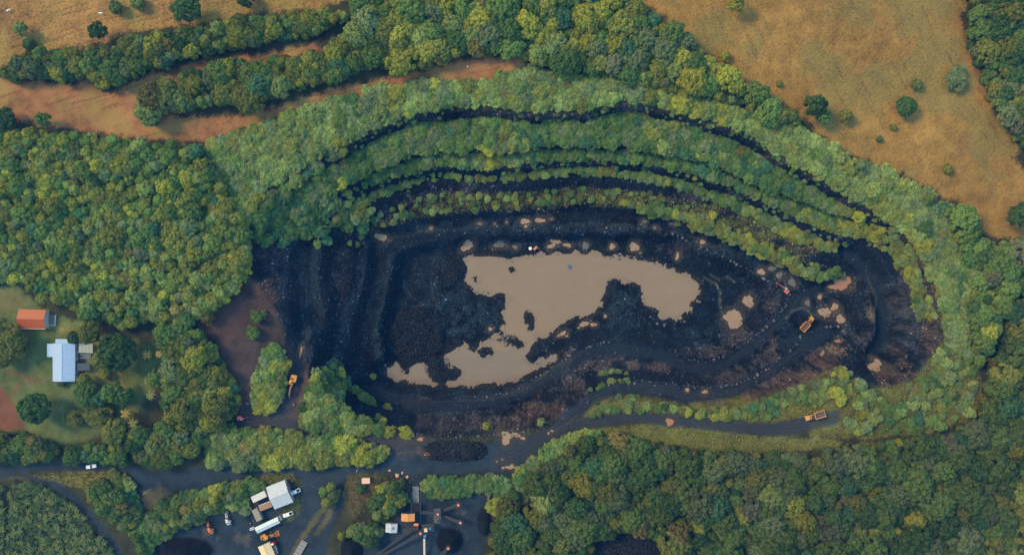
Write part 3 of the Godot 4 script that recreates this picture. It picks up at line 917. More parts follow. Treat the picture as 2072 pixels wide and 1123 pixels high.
# ---------------------------------------------------------------- water
func make_water() -> void:
	var muddy := StandardMaterial3D.new()
	muddy.resource_name = "muddy_water"
	muddy.vertex_color_use_as_albedo = true
	muddy.roughness = 0.22
	muddy.metallic_specular = 0.4
	var vs := PackedVector3Array()
	var cs := PackedColorArray()
	var ns := PackedVector3Array()
	var ix := PackedInt32Array()
	var of := {}
	var swirl := FastNoiseLite.new()
	swirl.seed = 12
	swirl.frequency = 0.02
	swirl.domain_warp_enabled = true
	swirl.domain_warp_amplitude = 30.0
	for j in NZ - 1:
		for i in NX - 1:
			var k := j * NX + i
			if maxf(maxf(wet[k], wet[k + 1]), maxf(wet[k + NX], wet[k + NX + 1])) < -2.2:
				continue
			for c in [k, k + 1, k + NX, k + NX + 1]:
				if not of.has(c):
					of[c] = vs.size()
					var p := Vector3(X0 + (c % NX) * STEP, POND_Y, Z0 + (c / NX) * STEP)
					vs.append(p)
					ns.append(Vector3.UP)
					# silt of two tones, stirred; the southern basin is greyer and its south shore redder
					var s := swirl.get_noise_2d(p.x, p.z) * 0.5
					var cc := Color(0.232, 0.160, 0.096).lerp(Color(0.2, 0.15, 0.1), clampf(s + 0.3, 0.0, 1.0))
					if p.z > 40.0:
						cc = cc.lerp(Color(0.18, 0.152, 0.115), 0.6)
						var shore := clampf(1.0 - (wet[c] - 0.5) / 3.0, 0.0, 1.0) * clampf((p.z - 50.0) / 4.0, 0.0, 1.0)
						cc = cc.lerp(Color(0.20, 0.11, 0.065), shore * 0.7)
					var st2 := swirl.get_noise_2d(p.x * 3.1 + 70.0, p.z * 5.3)
					cc = cc.lerp(Color(0.25, 0.185, 0.122), clampf(st2 * 0.7, 0.0, 0.5)).lerp(Color(0.165, 0.135, 0.092), clampf(1.0 - wet[c] / 2.2, 0.0, 1.0) * 0.5)
					cs.append(cc)
			ix.append_array([of[k], of[k + 1], of[k + NX], of[k + 1], of[k + NX + 1], of[k + NX]])
	var arr := []
	arr.resize(Mesh.ARRAY_MAX)
	arr[Mesh.ARRAY_VERTEX] = vs
	arr[Mesh.ARRAY_NORMAL] = ns
	arr[Mesh.ARRAY_COLOR] = cs
	arr[Mesh.ARRAY_INDEX] = ix
	var me := ArrayMesh.new()
	me.add_surface_from_arrays(Mesh.PRIMITIVE_TRIANGLES, arr)
	var o := structure("pond_water", me, muddy)
	o.set_meta("label", "large muddy tan pond on the floor of the pit")
	var looks := [mat("puddle_tan", 146, 118, 88, 0.25), mat("puddle_grey", 92, 88, 78, 0.3), mat("puddle_orange", 150, 104, 72, 0.3)]
	for q in pools:
		var st := SurfaceTool.new()
		st.begin(Mesh.PRIMITIVE_TRIANGLES)
		st.set_smooth_group(-1)
		var rim: Array = []
		var steps := 44
		var f1 := rng.randf() * TAU
		var f2 := rng.randf() * TAU
		for s in steps:
			var t := TAU * s / steps
			var w := 0.96 + 0.13 * sin(t * 2.0 + f2) + 0.12 * sin(t * 3.0 + f1) + 0.08 * sin(t * 7.0 + f2 * 3.0) + rng.randf_range(-0.1, 0.1)
			var e := Vector2(cos(t) * q[1] * w, sin(t) * q[2] * w)
			rim.append(Vector3(e.x * cos(q[3]) + e.y * sin(q[3]), 0.0, -e.x * sin(q[3]) + e.y * cos(q[3])))
		for s in steps:
			for p in [Vector3.ZERO, rim[s], rim[(s + 1) % steps]]:
				st.add_vertex(p)
		st.generate_normals()
		var w := structure("puddle", st.commit(), looks[q[4]])
		w.position = q[0] + Vector3(0, -0.04, 0)
		w.rotation.y = 0.0

# ---------------------------------------------------------------- trees and other plants
const TONES := [
	["deep green", 0.100, 0.190, 0.060], ["mid green", 0.165, 0.260, 0.070], ["olive", 0.255, 0.280, 0.066], ["yellow-green", 0.360, 0.370, 0.060],
	["blue-green", 0.095, 0.220, 0.110], ["grey-green", 0.210, 0.275, 0.125], ["pale green", 0.280, 0.350, 0.110], ["brownish", 0.270, 0.235, 0.075], ["ashen", 0.175, 0.200, 0.115],
]
var crowns: Array = []
var tone_mats: Array = []
var bark: StandardMaterial3D
var marks: Array = []

# a crown of many small leaf clumps spread over uneven lobes; unit: metres
func crown_mesh(sd: int, radius: float, high: float, lobes: int, lobe_r: float, leaf: float, each: int, ragged: float, spiky := 0.0) -> ArrayMesh:
	var g := RandomNumberGenerator.new()
	g.seed = sd
	var vs := PackedVector3Array()
	var cs := PackedColorArray()
	var ix := PackedInt32Array()
	var ph := g.randf() * TAU
	for n in int(lobes * 1.3):
		var c: Vector3
		var y := 1.0 - 1.25 * (n + 0.5) / lobes      # from the top down past the widest part
		var t := n * 2.39996 + g.randf_range(-0.35, 0.35)
		var out := sqrt(maxf(0.0, 1.0 - y * y))
		var wob := 1.0 + ragged * (0.6 * sin(t * 2.0 + ph) + 0.4 * sin(t * 3.0 + ph * 2.0)) + g.randf_range(-ragged, ragged) * 0.7
		c = Vector3(cos(t) * out * (radius - lobe_r * 0.6) * wob, y * (high - lobe_r * 0.5) * g.randf_range(0.75, 1.15), sin(t) * out * (radius - lobe_r * 0.6) * wob)
		if n >= lobes:   # a few lobes inside, so that no crown is hollow
			var ia := g.randf() * TAU
			var ir := sqrt(g.randf()) * radius * 0.55
			c = Vector3(cos(ia) * ir, high * g.randf_range(0.25, 0.6), sin(ia) * ir)
		var lr := lobe_r * g.randf_range(0.6, 1.25)
		var light := g.randf_range(0.7, 1.3)
		var warm := g.randf_range(0.82, 1.18)
		var outward := (Vector3(c.x, c.y + high * 0.35, c.z)).normalized()
		for m in each:
			var d := Vector3(g.randfn(), g.randfn(), g.randfn()).normalized()
			if d.dot(outward) < -0.25:
				d = -d
			var p := c + Vector3(d.x, d.y * 0.85, d.z) * lr * (g.randf_range(0.72, 1.06) if g.randf() < 0.82 else g.randf_range(1.0, 1.4))
			var nn := (d + Vector3(g.randfn(), g.randfn(), g.randfn()) * 0.42 + Vector3(0, 0.25, 0)).normalized()
			var u := nn.cross(Vector3(g.randfn(), g.randfn(), g.randfn())).normalized()
			var w := nn.cross(u)
			if spiky > 0.0:
				u = (Vector3(d.x, d.y * 0.35, d.z) * spiky + Vector3(g.randfn(), g.randfn() * 0.35, g.randfn()) * 0.55).normalized()
				nn = (nn + Vector3(0, 0.9, 0)).normalized()
				w = u.cross(nn).normalized()
			var s := leaf * g.randf_range(0.8, 1.9)
			var f := light * g.randf_range(0.5, 1.5)
			var b := vs.size()
			var fat := 0.62 - 0.28 * spiky
			vs.append(p + u * s)
			vs.append(p + w * s * fat - nn * s * 0.12)
			vs.append(p - u * s)
			vs.append(p - w * s * fat - nn * s * 0.12)
			for q in 4:
				cs.append(Color(f * warm, f, f * (2.0 - warm) * g.randf_range(0.85, 1.05)))
			ix.append_array([b, b + 1, b + 2, b, b + 2, b + 3])
	return arrays(vs, cs, ix)

func arrays(vs: PackedVector3Array, cs: PackedColorArray, ix: PackedInt32Array) -> ArrayMesh:
	var arr := []
	arr.resize(Mesh.ARRAY_MAX)
	arr[Mesh.ARRAY_VERTEX] = vs
	arr[Mesh.ARRAY_COLOR] = cs
	arr[Mesh.ARRAY_INDEX] = ix
	var me := ArrayMesh.new()
	me.add_surface_from_arrays(Mesh.PRIMITIVE_TRIANGLES, arr)
	return me

# tapered trunk that forks into limbs, standing on the ground
func trunk_mesh(sd: int, tall: float, r: float, spread: float) -> Mesh:
	var g := RandomNumberGenerator.new()
	g.seed = sd
	var st := SurfaceTool.new()
	st.begin(Mesh.PRIMITIVE_TRIANGLES)
	var fork := Vector3(g.randf_range(-0.2, 0.2), tall * 0.55, g.randf_range(-0.2, 0.2))
	tube(st, Vector3(0, -0.6, 0), fork, r, r * 0.7)
	for i in 5:
		var a := TAU * i / 5.0 + g.randf_range(-0.4, 0.4)
		tube(st, fork, fork + Vector3(cos(a) * spread, tall * g.randf_range(0.4, 0.7), sin(a) * spread), r * 0.5, r * 0.14)
	st.generate_normals()
	return st.commit()

func tube(st: SurfaceTool, a: Vector3, b: Vector3, ra: float, rb: float, sides := 6) -> void:
	var d := (b - a).normalized()
	var u := d.cross(Vector3(0.31, 0.2, 0.93)).normalized()
	var w := d.cross(u)
	for i in sides:
		var t := TAU * i / sides
		var q := TAU * (i + 1) / sides
		var e := u * cos(t) + w * sin(t)
		var f := u * cos(q) + w * sin(q)
		for p in [a + e * ra, b + f * rb, a + f * ra, a + e * ra, b + e * rb, b + f * rb]:
			st.add_vertex(p)

func leaf_material(c: Color) -> StandardMaterial3D:
	var m := StandardMaterial3D.new()
	m.resource_name = "leaves"
	m.vertex_color_use_as_albedo = true
	m.albedo_color = c.linear_to_srgb()
	m.roughness = 0.65
	m.metallic_specular = 0.25
	m.backlight_enabled = true
	m.backlight = Color(0.8, 0.9, 0.5)
	return m

# points spread over an outline at about a given distance from each other
func spread(poly: PackedVector2Array, gap: float, g: RandomNumberGenerator) -> PackedVector2Array:
	var lo := poly[0]
	var hi := poly[0]
	for p in poly:
		lo = lo.min(p)
		hi = hi.max(p)
	lo = lo.max(Vector2(X0 + 4, Z0 + 4))
	hi = hi.min(Vector2(-X0 - 4, -Z0 - 4))
	var out := PackedVector2Array()
	var row := 0
	var z := lo.y
	while z < hi.y:
		var x := lo.x + (gap * 0.5 if row % 2 else 0.0)
		while x < hi.x:
			var p := Vector2(x + g.randf_range(-0.38, 0.38) * gap, z + g.randf_range(-0.38, 0.38) * gap)
			if Geometry2D.is_point_in_polygon(p, poly):
				out.append(p)
			x += gap
		z += gap * 0.87
		row += 1
	return out

func spread_in(poly: PackedVector2Array, gap: float, inset: float, g: RandomNumberGenerator) -> PackedVector2Array:
	var out := PackedVector2Array()
	for q in Geometry2D.offset_polygon(poly, -inset):
		out.append_array(spread(q, gap, g))
	return out

# neighbours tend to share a tone, so that shrubs grow in drifts
func toned(p: Vector2, weights: Array, g: RandomNumberGenerator) -> int:
	if g.randf() < 0.3:
		return pick_tone(weights, g)
	var s := 0.0
	for w in weights:
		s += w
	var order := [0, 4, 1, 5, 6, 2, 7, 3]
	var k := int((p.y - Z0) / STEP) * NX + int((p.x - X0) / STEP)
	var r := clampf(0.5 + nz_lo[k] * 0.55 + nz_md[k] * 0.3 + g.randf_range(-0.12, 0.12), 0.0, 0.999) * s
	for i in order:
		r -= weights[i]
		if r <= 0.0:
			return i
	return 2

func pick_tone(weights: Array, g: RandomNumberGenerator) -> int:
	var s := 0.0
	for w in weights:
		s += w
	var r := g.randf() * s
	for i in weights.size():
		r -= weights[i]
		if r <= 0.0:
			return i
	return 0

func nearest_mark(p: Vector3) -> String:
	var best := 1e9
	var name := ""
	for m in marks:
		var q := at(m[0], m[1], 0.0)
		var d := Vector2(p.x - q.x, p.z - q.z).length()
		if d < best:
			best = d
			name = m[2]
	return name

func make_tree(called: String, category: String, group: String, place: String, where: Vector3, variant: int, scale: float, tone: int, g: RandomNumberGenerator, size_word := "") -> Node3D:
	var cr: Array = crowns[variant]
	var word: String = size_word
	if word == "":
		word = "small" if scale * cr[3] < 3.6 else ("broad" if scale * cr[3] > 6.0 else "rounded")
	var o := thing(called, "%s %s %s %s" % [word, TONES[tone][0], category, place], category, where, g.randf() * 360.0, group)
	o.scale = Vector3(scale, scale * g.randf_range(0.85, 1.15), scale)
	part(o, "trunk", cr[1], bark)
	part(o, "crown", cr[0], tone_mats[tone][g.randi() % 2 + (2 if where.x < -105.0 and called == "wood_tree" else (0 if called == "lower_wood_tree" else (2 if category == "shrub" or called == "belt_tree" else 1)))], Vector3(0, cr[2], 0))
	return o

func make_trees() -> void:
	var g := RandomNumberGenerator.new()
	g.seed = 202
	bark = mat("bark", 92, 80, 66, 0.95)
	for t in TONES:
		var shades: Array = []
		for f in [0.56, 0.76, 1.0, 1.3]:
			shades.append(leaf_material(Color(t[1] * f, t[2] * f, t[3] * f)))
		tone_mats.append(shades)
	# crown mesh, trunk mesh, height of the crown's middle, radius
	crowns = [
		[crown_mesh(1, 4.2, 3.6, 40, 1.05, 0.40, 62, 0.17), trunk_mesh(1, 6.0, 0.28, 2.2), 5.0, 4.2],
		[crown_mesh(2, 3.6, 3.8, 32, 1.0, 0.38, 62, 0.2), trunk_mesh(2, 6.4, 0.24, 1.8), 5.4, 3.6],
		[crown_mesh(3, 6.4, 4.2, 72, 1.2, 0.44, 64, 0.18), trunk_mesh(3, 8.0, 0.42, 3.4), 6.6, 6.4],
		[crown_mesh(4, 5.4, 4.4, 52, 1.25, 0.42, 66, 0.22), trunk_mesh(4, 7.4, 0.36, 2.8), 6.2, 5.4],
		[crown_mesh(5, 4.8, 3.4, 90, 0.8, 0.36, 46, 0.08), trunk_mesh(5, 6.0, 0.3, 2.4), 4.8, 4.8],
		[crown_mesh(6, 2.2, 1.9, 16, 0.75, 0.34, 70, 0.2), trunk_mesh(6, 2.4, 0.12, 1.0), 1.6, 2.2],
		[crown_mesh(7, 2.6, 1.5, 26, 0.7, 0.42, 42, 0.3, 0.9), trunk_mesh(7, 2.2, 0.10, 1.2), 1.1, 2.6],
		[crown_mesh(8, 3.4, 2.2, 44, 0.75, 0.46, 44, 0.28, 0.8), trunk_mesh(8, 3.6, 0.15, 1.6), 2.0, 3.4],
	]
	marks = [
		[62, 647, "by the orange-roofed house"], [122, 730, "by the pale blue house"], [18, 400, "at the left edge"], [150, 330, "below the red track"], [300, 320, "near the track's foot"], [250, 430, "deep in the left wood"], [120, 500, "above the houses"],
		[400, 420, "toward the pit's left rim"], [300, 560, "in the wood's lower middle"], [460, 560, "at the brown slope"], [420, 700, "left of the brown earth"], [300, 730, "by the yellow palms"], [280, 850, "by the paired palms"], [430, 850, "behind the red tractor"],
		[60, 910, "between lawn and lane"], [190, 920, "over the white car"], [330, 920, "above the cinder lane"], [220, 1000, "between banana field and lane"], [400, 1010, "along the lane's south hedge"], [660, 1000, "between the two cinder roads"],
		[40, 140, "at the first hedgerow's tip"], [200, 130, "in the first hedgerow's left"], [380, 80, "in the first hedgerow's middle"], [560, 55, "in the first hedgerow's right"], [300, 220, "at the second hedgerow's tip"], [450, 180, "in the second hedgerow's left"], [620, 140, "in the second hedgerow's right"],
		[740, 90, "above the red track's bend"], [860, 90, "above the red track's end"], [980, 60, "at the middle of the top belt"], [1120, 80, "beyond the red track's end"], [1240, 90, "in the top belt's right"], [1380, 150, "below the pasture's left corner"], [1520, 210, "along the pasture's lower edge"],
		[1680, 310, "at the pasture's lower middle"], [1850, 380, "at the pasture's lower right"], [1960, 520, "below the pasture's right corner"], [2000, 100, "at the top right corner"], [2050, 220, "on the pasture's right border"], [2050, 420, "at the right edge"],
		[2040, 650, "by the dark gully"], [1990, 760, "right of the grassy corner"], [2040, 880, "at the lower right edge"], [1900, 920, "below the grassy corner"], [1750, 930, "below the parked hauler"], [1560, 940, "below the far end of the track"], [1380, 930, "below the orange puddle"],
		[1240, 910, "at the track's fork"], [1120, 980, "right of the cinder yard"], [1050, 1080, "right of the gravel heaps"], [1200, 1060, "left of the black lava"], [1400, 1070, "right of the black lava"], [1560, 1070, "in the lower wood's middle"], [1740, 1060, "in the lower wood's right"], [1920, 1060, "near the lower right corner"],
		[560, 760, "on the island in the brown earth"], [670, 830, "above the brown track"], [620, 910, "in the hedge above the lane"], [780, 1000, "above the white tin roof"], [740, 1080, "by the white tin roof"], [920, 985, "in the hedge behind the crusher"],
	]
	var floor_cover: Array = []   # undergrowth
	var cover_tint: Array = []
	# woods and belts: name, group, outline, gap, variants, size range, tone weights, clumps under it
	var W := [0.8, 2.6, 3, 1.3, 0.3, 1.2, 0.7, 0.2, 0.12]
	var dark := [2.0, 4.4, 1.1, 0.35, 0.4, 1.0, 0.2, 0.1, 0.35]
	for wd in [
		["wood_tree", "trees of the wood left of the pit", [-60,262, 60,262, 130,266, 220,276, 300,288, 395,292, 430,330, 470,400, 500,450, 505,540, 480,590, 440,625, 400,640, 385,662, 330,655, 290,650, 240,668, 190,650, 130,628, 60,592, 0,570, -60,566], 5.9, [0, 1, 0, 1, 4], 0.5, 1.05, W],
		["hedgerow_tree", "trees of the two hedgerows", [-10,135, 60,100, 130,95, 200,92, 260,66, 330,56, 420,46, 520,30, 620,20, 700,8, 720,30, 640,75, 560,85, 480,100, 400,118, 310,148, 250,168, 205,190, 170,160, 100,162, 20,168], 6.4, [0, 1, 4, 0], 0.75, 1.15, W],
		["hedgerow_tree", "trees of the two hedgerows", [262,212, 330,165, 375,140, 450,120, 550,112, 640,95, 700,60, 740,40, 820,50, 830,120, 740,140, 680,168, 600,185, 540,205, 500,222, 420,215, 340,228, 308,258, 280,240], 7.0, [0, 2, 3, 4], 0.75, 1.1, W],
		["belt_tree", "trees of the belt between pasture and pit", [700,0, 800,-30, 960,-110, 1210,-110, 1235,-30, 1340,32, 1380,75, 1440,112, 1480,152, 1590,218, 1640,258, 1590,252, 1500,215, 1400,190, 1300,178, 1200,150, 1080,132, 1050,110, 950,110, 880,135, 800,145, 750,130, 730,60], 7.2, [0, 2, 3, 3, 4], 0.75, 1.15, W],
		["belt_tree", "trees of the belt between pasture and pit", [1650,268, 1700,312, 1760,335, 1830,362, 1890,395, 1945,425, 1985,480, 2040,495, 2110,500, 2110,575, 2062,600, 2036,625, 2018,690, 1985,760, 1960,640, 1965,560, 1945,480, 1900,420, 1840,385, 1760,350, 1690,325], 7.0, [0, 2, 3, 4], 0.7, 1.1, dark],
		["wood_edge_tree", "trees at the top right border", [1965,-110, 2170,-110, 2170,330, 2075,300, 2040,255, 2010,215, 1995,150, 1965,85], 7.2, [2, 3, 0], 0.8, 1.1, dark],
		["lower_wood_tree", "trees of the wood below the pit", [1015,1000, 1045,985, 1075,960, 1120,920, 1190,885, 1250,880, 1320,895, 1420,912, 1520,915, 1620,925, 1720,905, 1780,895, 1880,890, 1970,860, 1998,800, 2012,730, 2030,705, 2038,650, 2068,610, 2110,585, 2110,1180, 1350,1180, 1345,1090, 1270,1080, 1205,1100, 1190,1180, 970,1180, 990,1090], 7.9, [2, 3, 2, 3, 0, 4], 0.6, 1.2, dark],
		["grove_tree", "trees round the houses' garden", [330,655, 400,668, 432,695, 452,745, 482,800, 468,850, 430,890, 345,945, 305,950, 260,920, 250,880, 270,870, 330,860, 335,800, 325,740], 6.0, [0, 1, 3, 4], 0.75, 1.1, W],
		["grove_tree", "trees round the houses' garden", [-50,880, 50,878, 108,902, 112,930, 60,938, -50,938], 5.6, [1, 4, 0], 0.75, 1.0, [2, 3, 2, 0.2, 1, 1.5, 0.3, 0.2]],
		["grove_tree", "trees round the houses' garden", [128,908, 200,895, 255,890, 260,930, 250,946, 205,938, 130,934], 5.6, [1, 4, 0], 0.75, 1.0, [2, 3, 2, 0.2, 1, 1.5, 0.3, 0.2]],
		["grove_tree", "trees round the houses' garden", [170,985, 215,965, 245,985, 262,1030, 285,1080, 300,1130, 280,1130, 235,1060, 185,1020], 5.4, [1, 4, 0], 0.7, 1.0, dark],
		["hedge_tree", "small trees of the lane hedges", [310,1050, 340,1035, 430,1005, 510,975, 500,1005, 470,1015, 400,1045, 340,1080, 310,1090], 4.6, [1, 1, 5], 0.6, 0.85, W],
		["hedge_tree", "small trees of the lane hedges", [765,975, 815,975, 825,1010, 800,1045, 760,1060, 735,1050, 750,1010], 4.8, [1, 0], 0.6, 0.85, [1, 3, 2, 2, 0.3, 0.4, 1, 0.1]],
		["hedge_tree", "small trees of the lane hedges", [700,1068, 740,1055, 775,1065, 770,1085, 745,1110, 715,1090], 4.8, [0, 1], 0.65, 0.9, [2, 3, 1.5, 1, 0.5, 0.4, 0.6, 0.1]],
		["hedge_tree", "small trees of the lane hedges", [650,980, 675,975, 682,1005, 662,1030, 645,1010], 4.6, [1, 1], 0.6, 0.8, [0, 1.5, 3, 2, 0, 0.4, 0.6, 0.1]],
	]:
		var poly := pts(wd[2], 4.0)
		for p in spread_in(poly, wd[3], 3.0 if wd[0] == "hedgerow_tree" else 1.9, g):
			var var_n: int = wd[4][g.randi() % wd[4].size()]
			var sc := g.randf_range(wd[5], wd[6])
			var tone := pick_tone(wd[7], g)
			var w := Vector3(p.x, ground(p.x, p.y) - 0.1, p.y)
			if zone_at(p.x, p.y) in [2, 3]:
				continue
			make_tree(wd[0], "tree", wd[1], nearest_mark(w), w, var_n, sc, tone, g)
		for p in spread_in(poly, 2.9, 2.4 if wd[0] == "hedgerow_tree" else 1.2, g):
			put_clump(floor_cover, cover_tint, p, g.randf_range(0.8, 1.3), pick_tone(wd[7], g), g, 0.7 if wd[0] == "lower_wood_tree" else (1.35 if wd[0] == "wood_tree" else 1.0))
			if g.randf() < 0.75:
				floor_cover[-1].origin.y += g.randf_range(0.5, 4.6)
	# single trees and bushes: u, v, radius in pixels, tone, variant, what, label
	for s in [
		[1485,12,15,3,1,"tree","lone lime green tree at the pasture's top edge"], [1469,113,10,3,5,"bush","lime bush at the pasture's lower left margin"], [1580,168,6,3,5,"bush","tiny lime bush on the pasture's left slope"],
		[1640,218,19,0,1,"tree","larger dark tree of the close pair in the pasture"], [1662,238,14,1,1,"tree","smaller lighter tree of the close pair in the pasture"], [1712,235,12,2,5,"bush","olive bush right of the dark pair in the pasture"],
		[1831,217,19,0,4,"tree","round dark green tree alone in the pasture's middle"], [1857,170,10,6,5,"bush","light green bush above the round dark pasture tree"], [1937,159,20,5,7,"bush","wide grey-green bush near the pasture's right side"], [1811,256,6,3,5,"bush","small yellow bush below the round dark pasture tree"],
		[1920,341,9,3,5,"bush","yellow bush alone in the pasture's lower right"], [1784,280,6,5,5,"bush","faint grey-green bush low in the pasture"], [2050,437,20,0,1,"tree","dark tree in the pasture's bottom right corner"],
		[46,62,13,6,1,"tree","light green tree in the top left pasture"], [57,90,12,0,5,"bush","dark bush touching the light tree, top left pasture"], [206,67,15,0,1,"tree","dark round tree above the first hedgerow"], [233,15,12,6,5,"bush","pale green bush at the top of the left pasture"], [277,5,13,6,5,"bush","second pale bush cut by the top edge"],
		[387,28,24,0,3,"tree","large dark tree standing above the first hedgerow"], [499,0,16,0,0,"tree","dark tree cut by the picture's top edge"], [16,244,20,0,0,"tree","dark tree at the track's left end"], [93,244,13,1,1,"tree","round mid green tree alone beside the red track"],
		[85,822,28,0,4,"tree","large round dark tree on the lawn"], [12,676,26,2,2,"tree","upper tree of the big olive clump at the left edge"], [40,694,26,2,3,"tree","right tree of the big olive clump at the left edge"], [14,716,24,2,2,"tree","lowest tree of the big olive clump at the left edge"], [252,710,34,0,4,"tree","large smooth dark green tree right of the houses"], [150,683,12,0,0,"tree","small dark tree at the pale blue house's corner"],
		[190,672,20,2,0,"tree","olive tree between the houses and the wood"], [207,728,16,2,4,"tree","olive tree right of the pergola"], [175,768,12,2,1,"tree","small olive tree at the house's lower right corner"], [210,758,10,3,5,"bush","round yellow-green bush right of the pale blue house"],
		[185,796,22,0,3,"tree","dark tree on the lawn's right side"], [210,803,14,4,1,"tree","small blue-green tree on the lawn's right side"], [235,790,18,1,1,"tree","mid green tree beside the palms"], [205,840,22,2,7,"bush","olive thicket on the lawn's right edge"], [150,845,16,2,7,"bush","low olive scrub in the lawn's middle"], [320,765,15,1,1,"tree","mid green tree right of the palms"],
		[262,800,16,0,1,"tree","dark tree between the palms"], [240,870,22,2,0,"tree","olive tree below the paired palms"], [290,880,20,0,0,"tree","dark tree below the palms"], [120,775,8,1,5,"bush","little bush at the pale blue house's front wall"],
		[421,642,13,7,5,"bush","mustard bush at the top of the brown earth"], [519,641,12,1,5,"bush","upper bush alone on the brown earth"], [530,636,8,6,5,"bush","small pale bush beside the upper earth bush"], [511,674,13,1,5,"bush","lower bush alone on the brown earth"], [509,778,6,3,5,"bush","mustard shrub beside the brown earth's island"],
		[985,864,9,3,5,"bush","bright lime bush on the yard's pit edge"], [1096,856,9,6,5,"bush","pale bush at the head of the ramp"], [754,763,7,1,5,"bush","lone green bush on the pit's lower left floor"], [690,787,6,1,6,"bush","small bush on the lowest left bench"], [823,870,6,3,5,"bush","small lime bush left of the gravel stockpile"],
		[728,990,9,0,5,"bush","dark bush below the small pink-roofed hut"], [690,1085,8,3,5,"bush","yellowish bush at the road left of the tin roof"], [1945,478,18,3,0,"tree","bright yellow-green tree at the pit's right rim"], [2025,760,26,2,2,"tree","broad olive tree below the dark gully"], [1250,888,20,7,3,"tree","tall mustard tree at the track's fork"], [1100,1010,22,6,3,"tree","pale green tree right of the cinder yard"],
	]:
		var p := on_ground(s[0], s[1])
		var q := at(s[0], s[1], p.y + 2.5)
		p.x = q.x
		p.z = q.z
		var sc: float = s[2] * 0.25 / crowns[s[4]][3]
		var o := make_tree("lone_tree" if s[5] == "tree" else "lone_bush", s[5], "", "", p, s[4], sc, s[3], g, "x")
		o.set_meta("label", s[6])
	scrub(g)
	palms(g)
	bananas(g)
	# what grows low: one mass each
	var m := leaf_material(Color(1, 1, 1))
	copies_of("undergrowth", crowns[5][0], m, floor_cover, cover_tint).set_meta("label", "dense undergrowth filling the woods")
	grass(g)

func zone_at(x: float, z: float) -> int:
	var i := clampi(int((x - X0) / STEP), 0, NX - 1)
	var j := clampi(int((z - Z0) / STEP), 0, NZ - 1)
	return zone[j * NX + i]

func put_clump(where: Array, tint: Array, p: Vector2, s: float, tone: int, g: RandomNumberGenerator, f := 1.0, low := 1.0) -> void:
	var b := Basis(Vector3.UP, g.randf() * TAU).scaled(Vector3(s, s * low * g.randf_range(0.75, 1.2), s))
	where.append(Transform3D(b, Vector3(p.x, ground(p.x, p.y) + 1.0 * s * low, p.y)))
	var k := f * g.randf_range(0.7, 1.25)
	var t: Array = TONES[tone]
	tint.append(Color(t[1] * k, t[2] * k, t[3] * k))

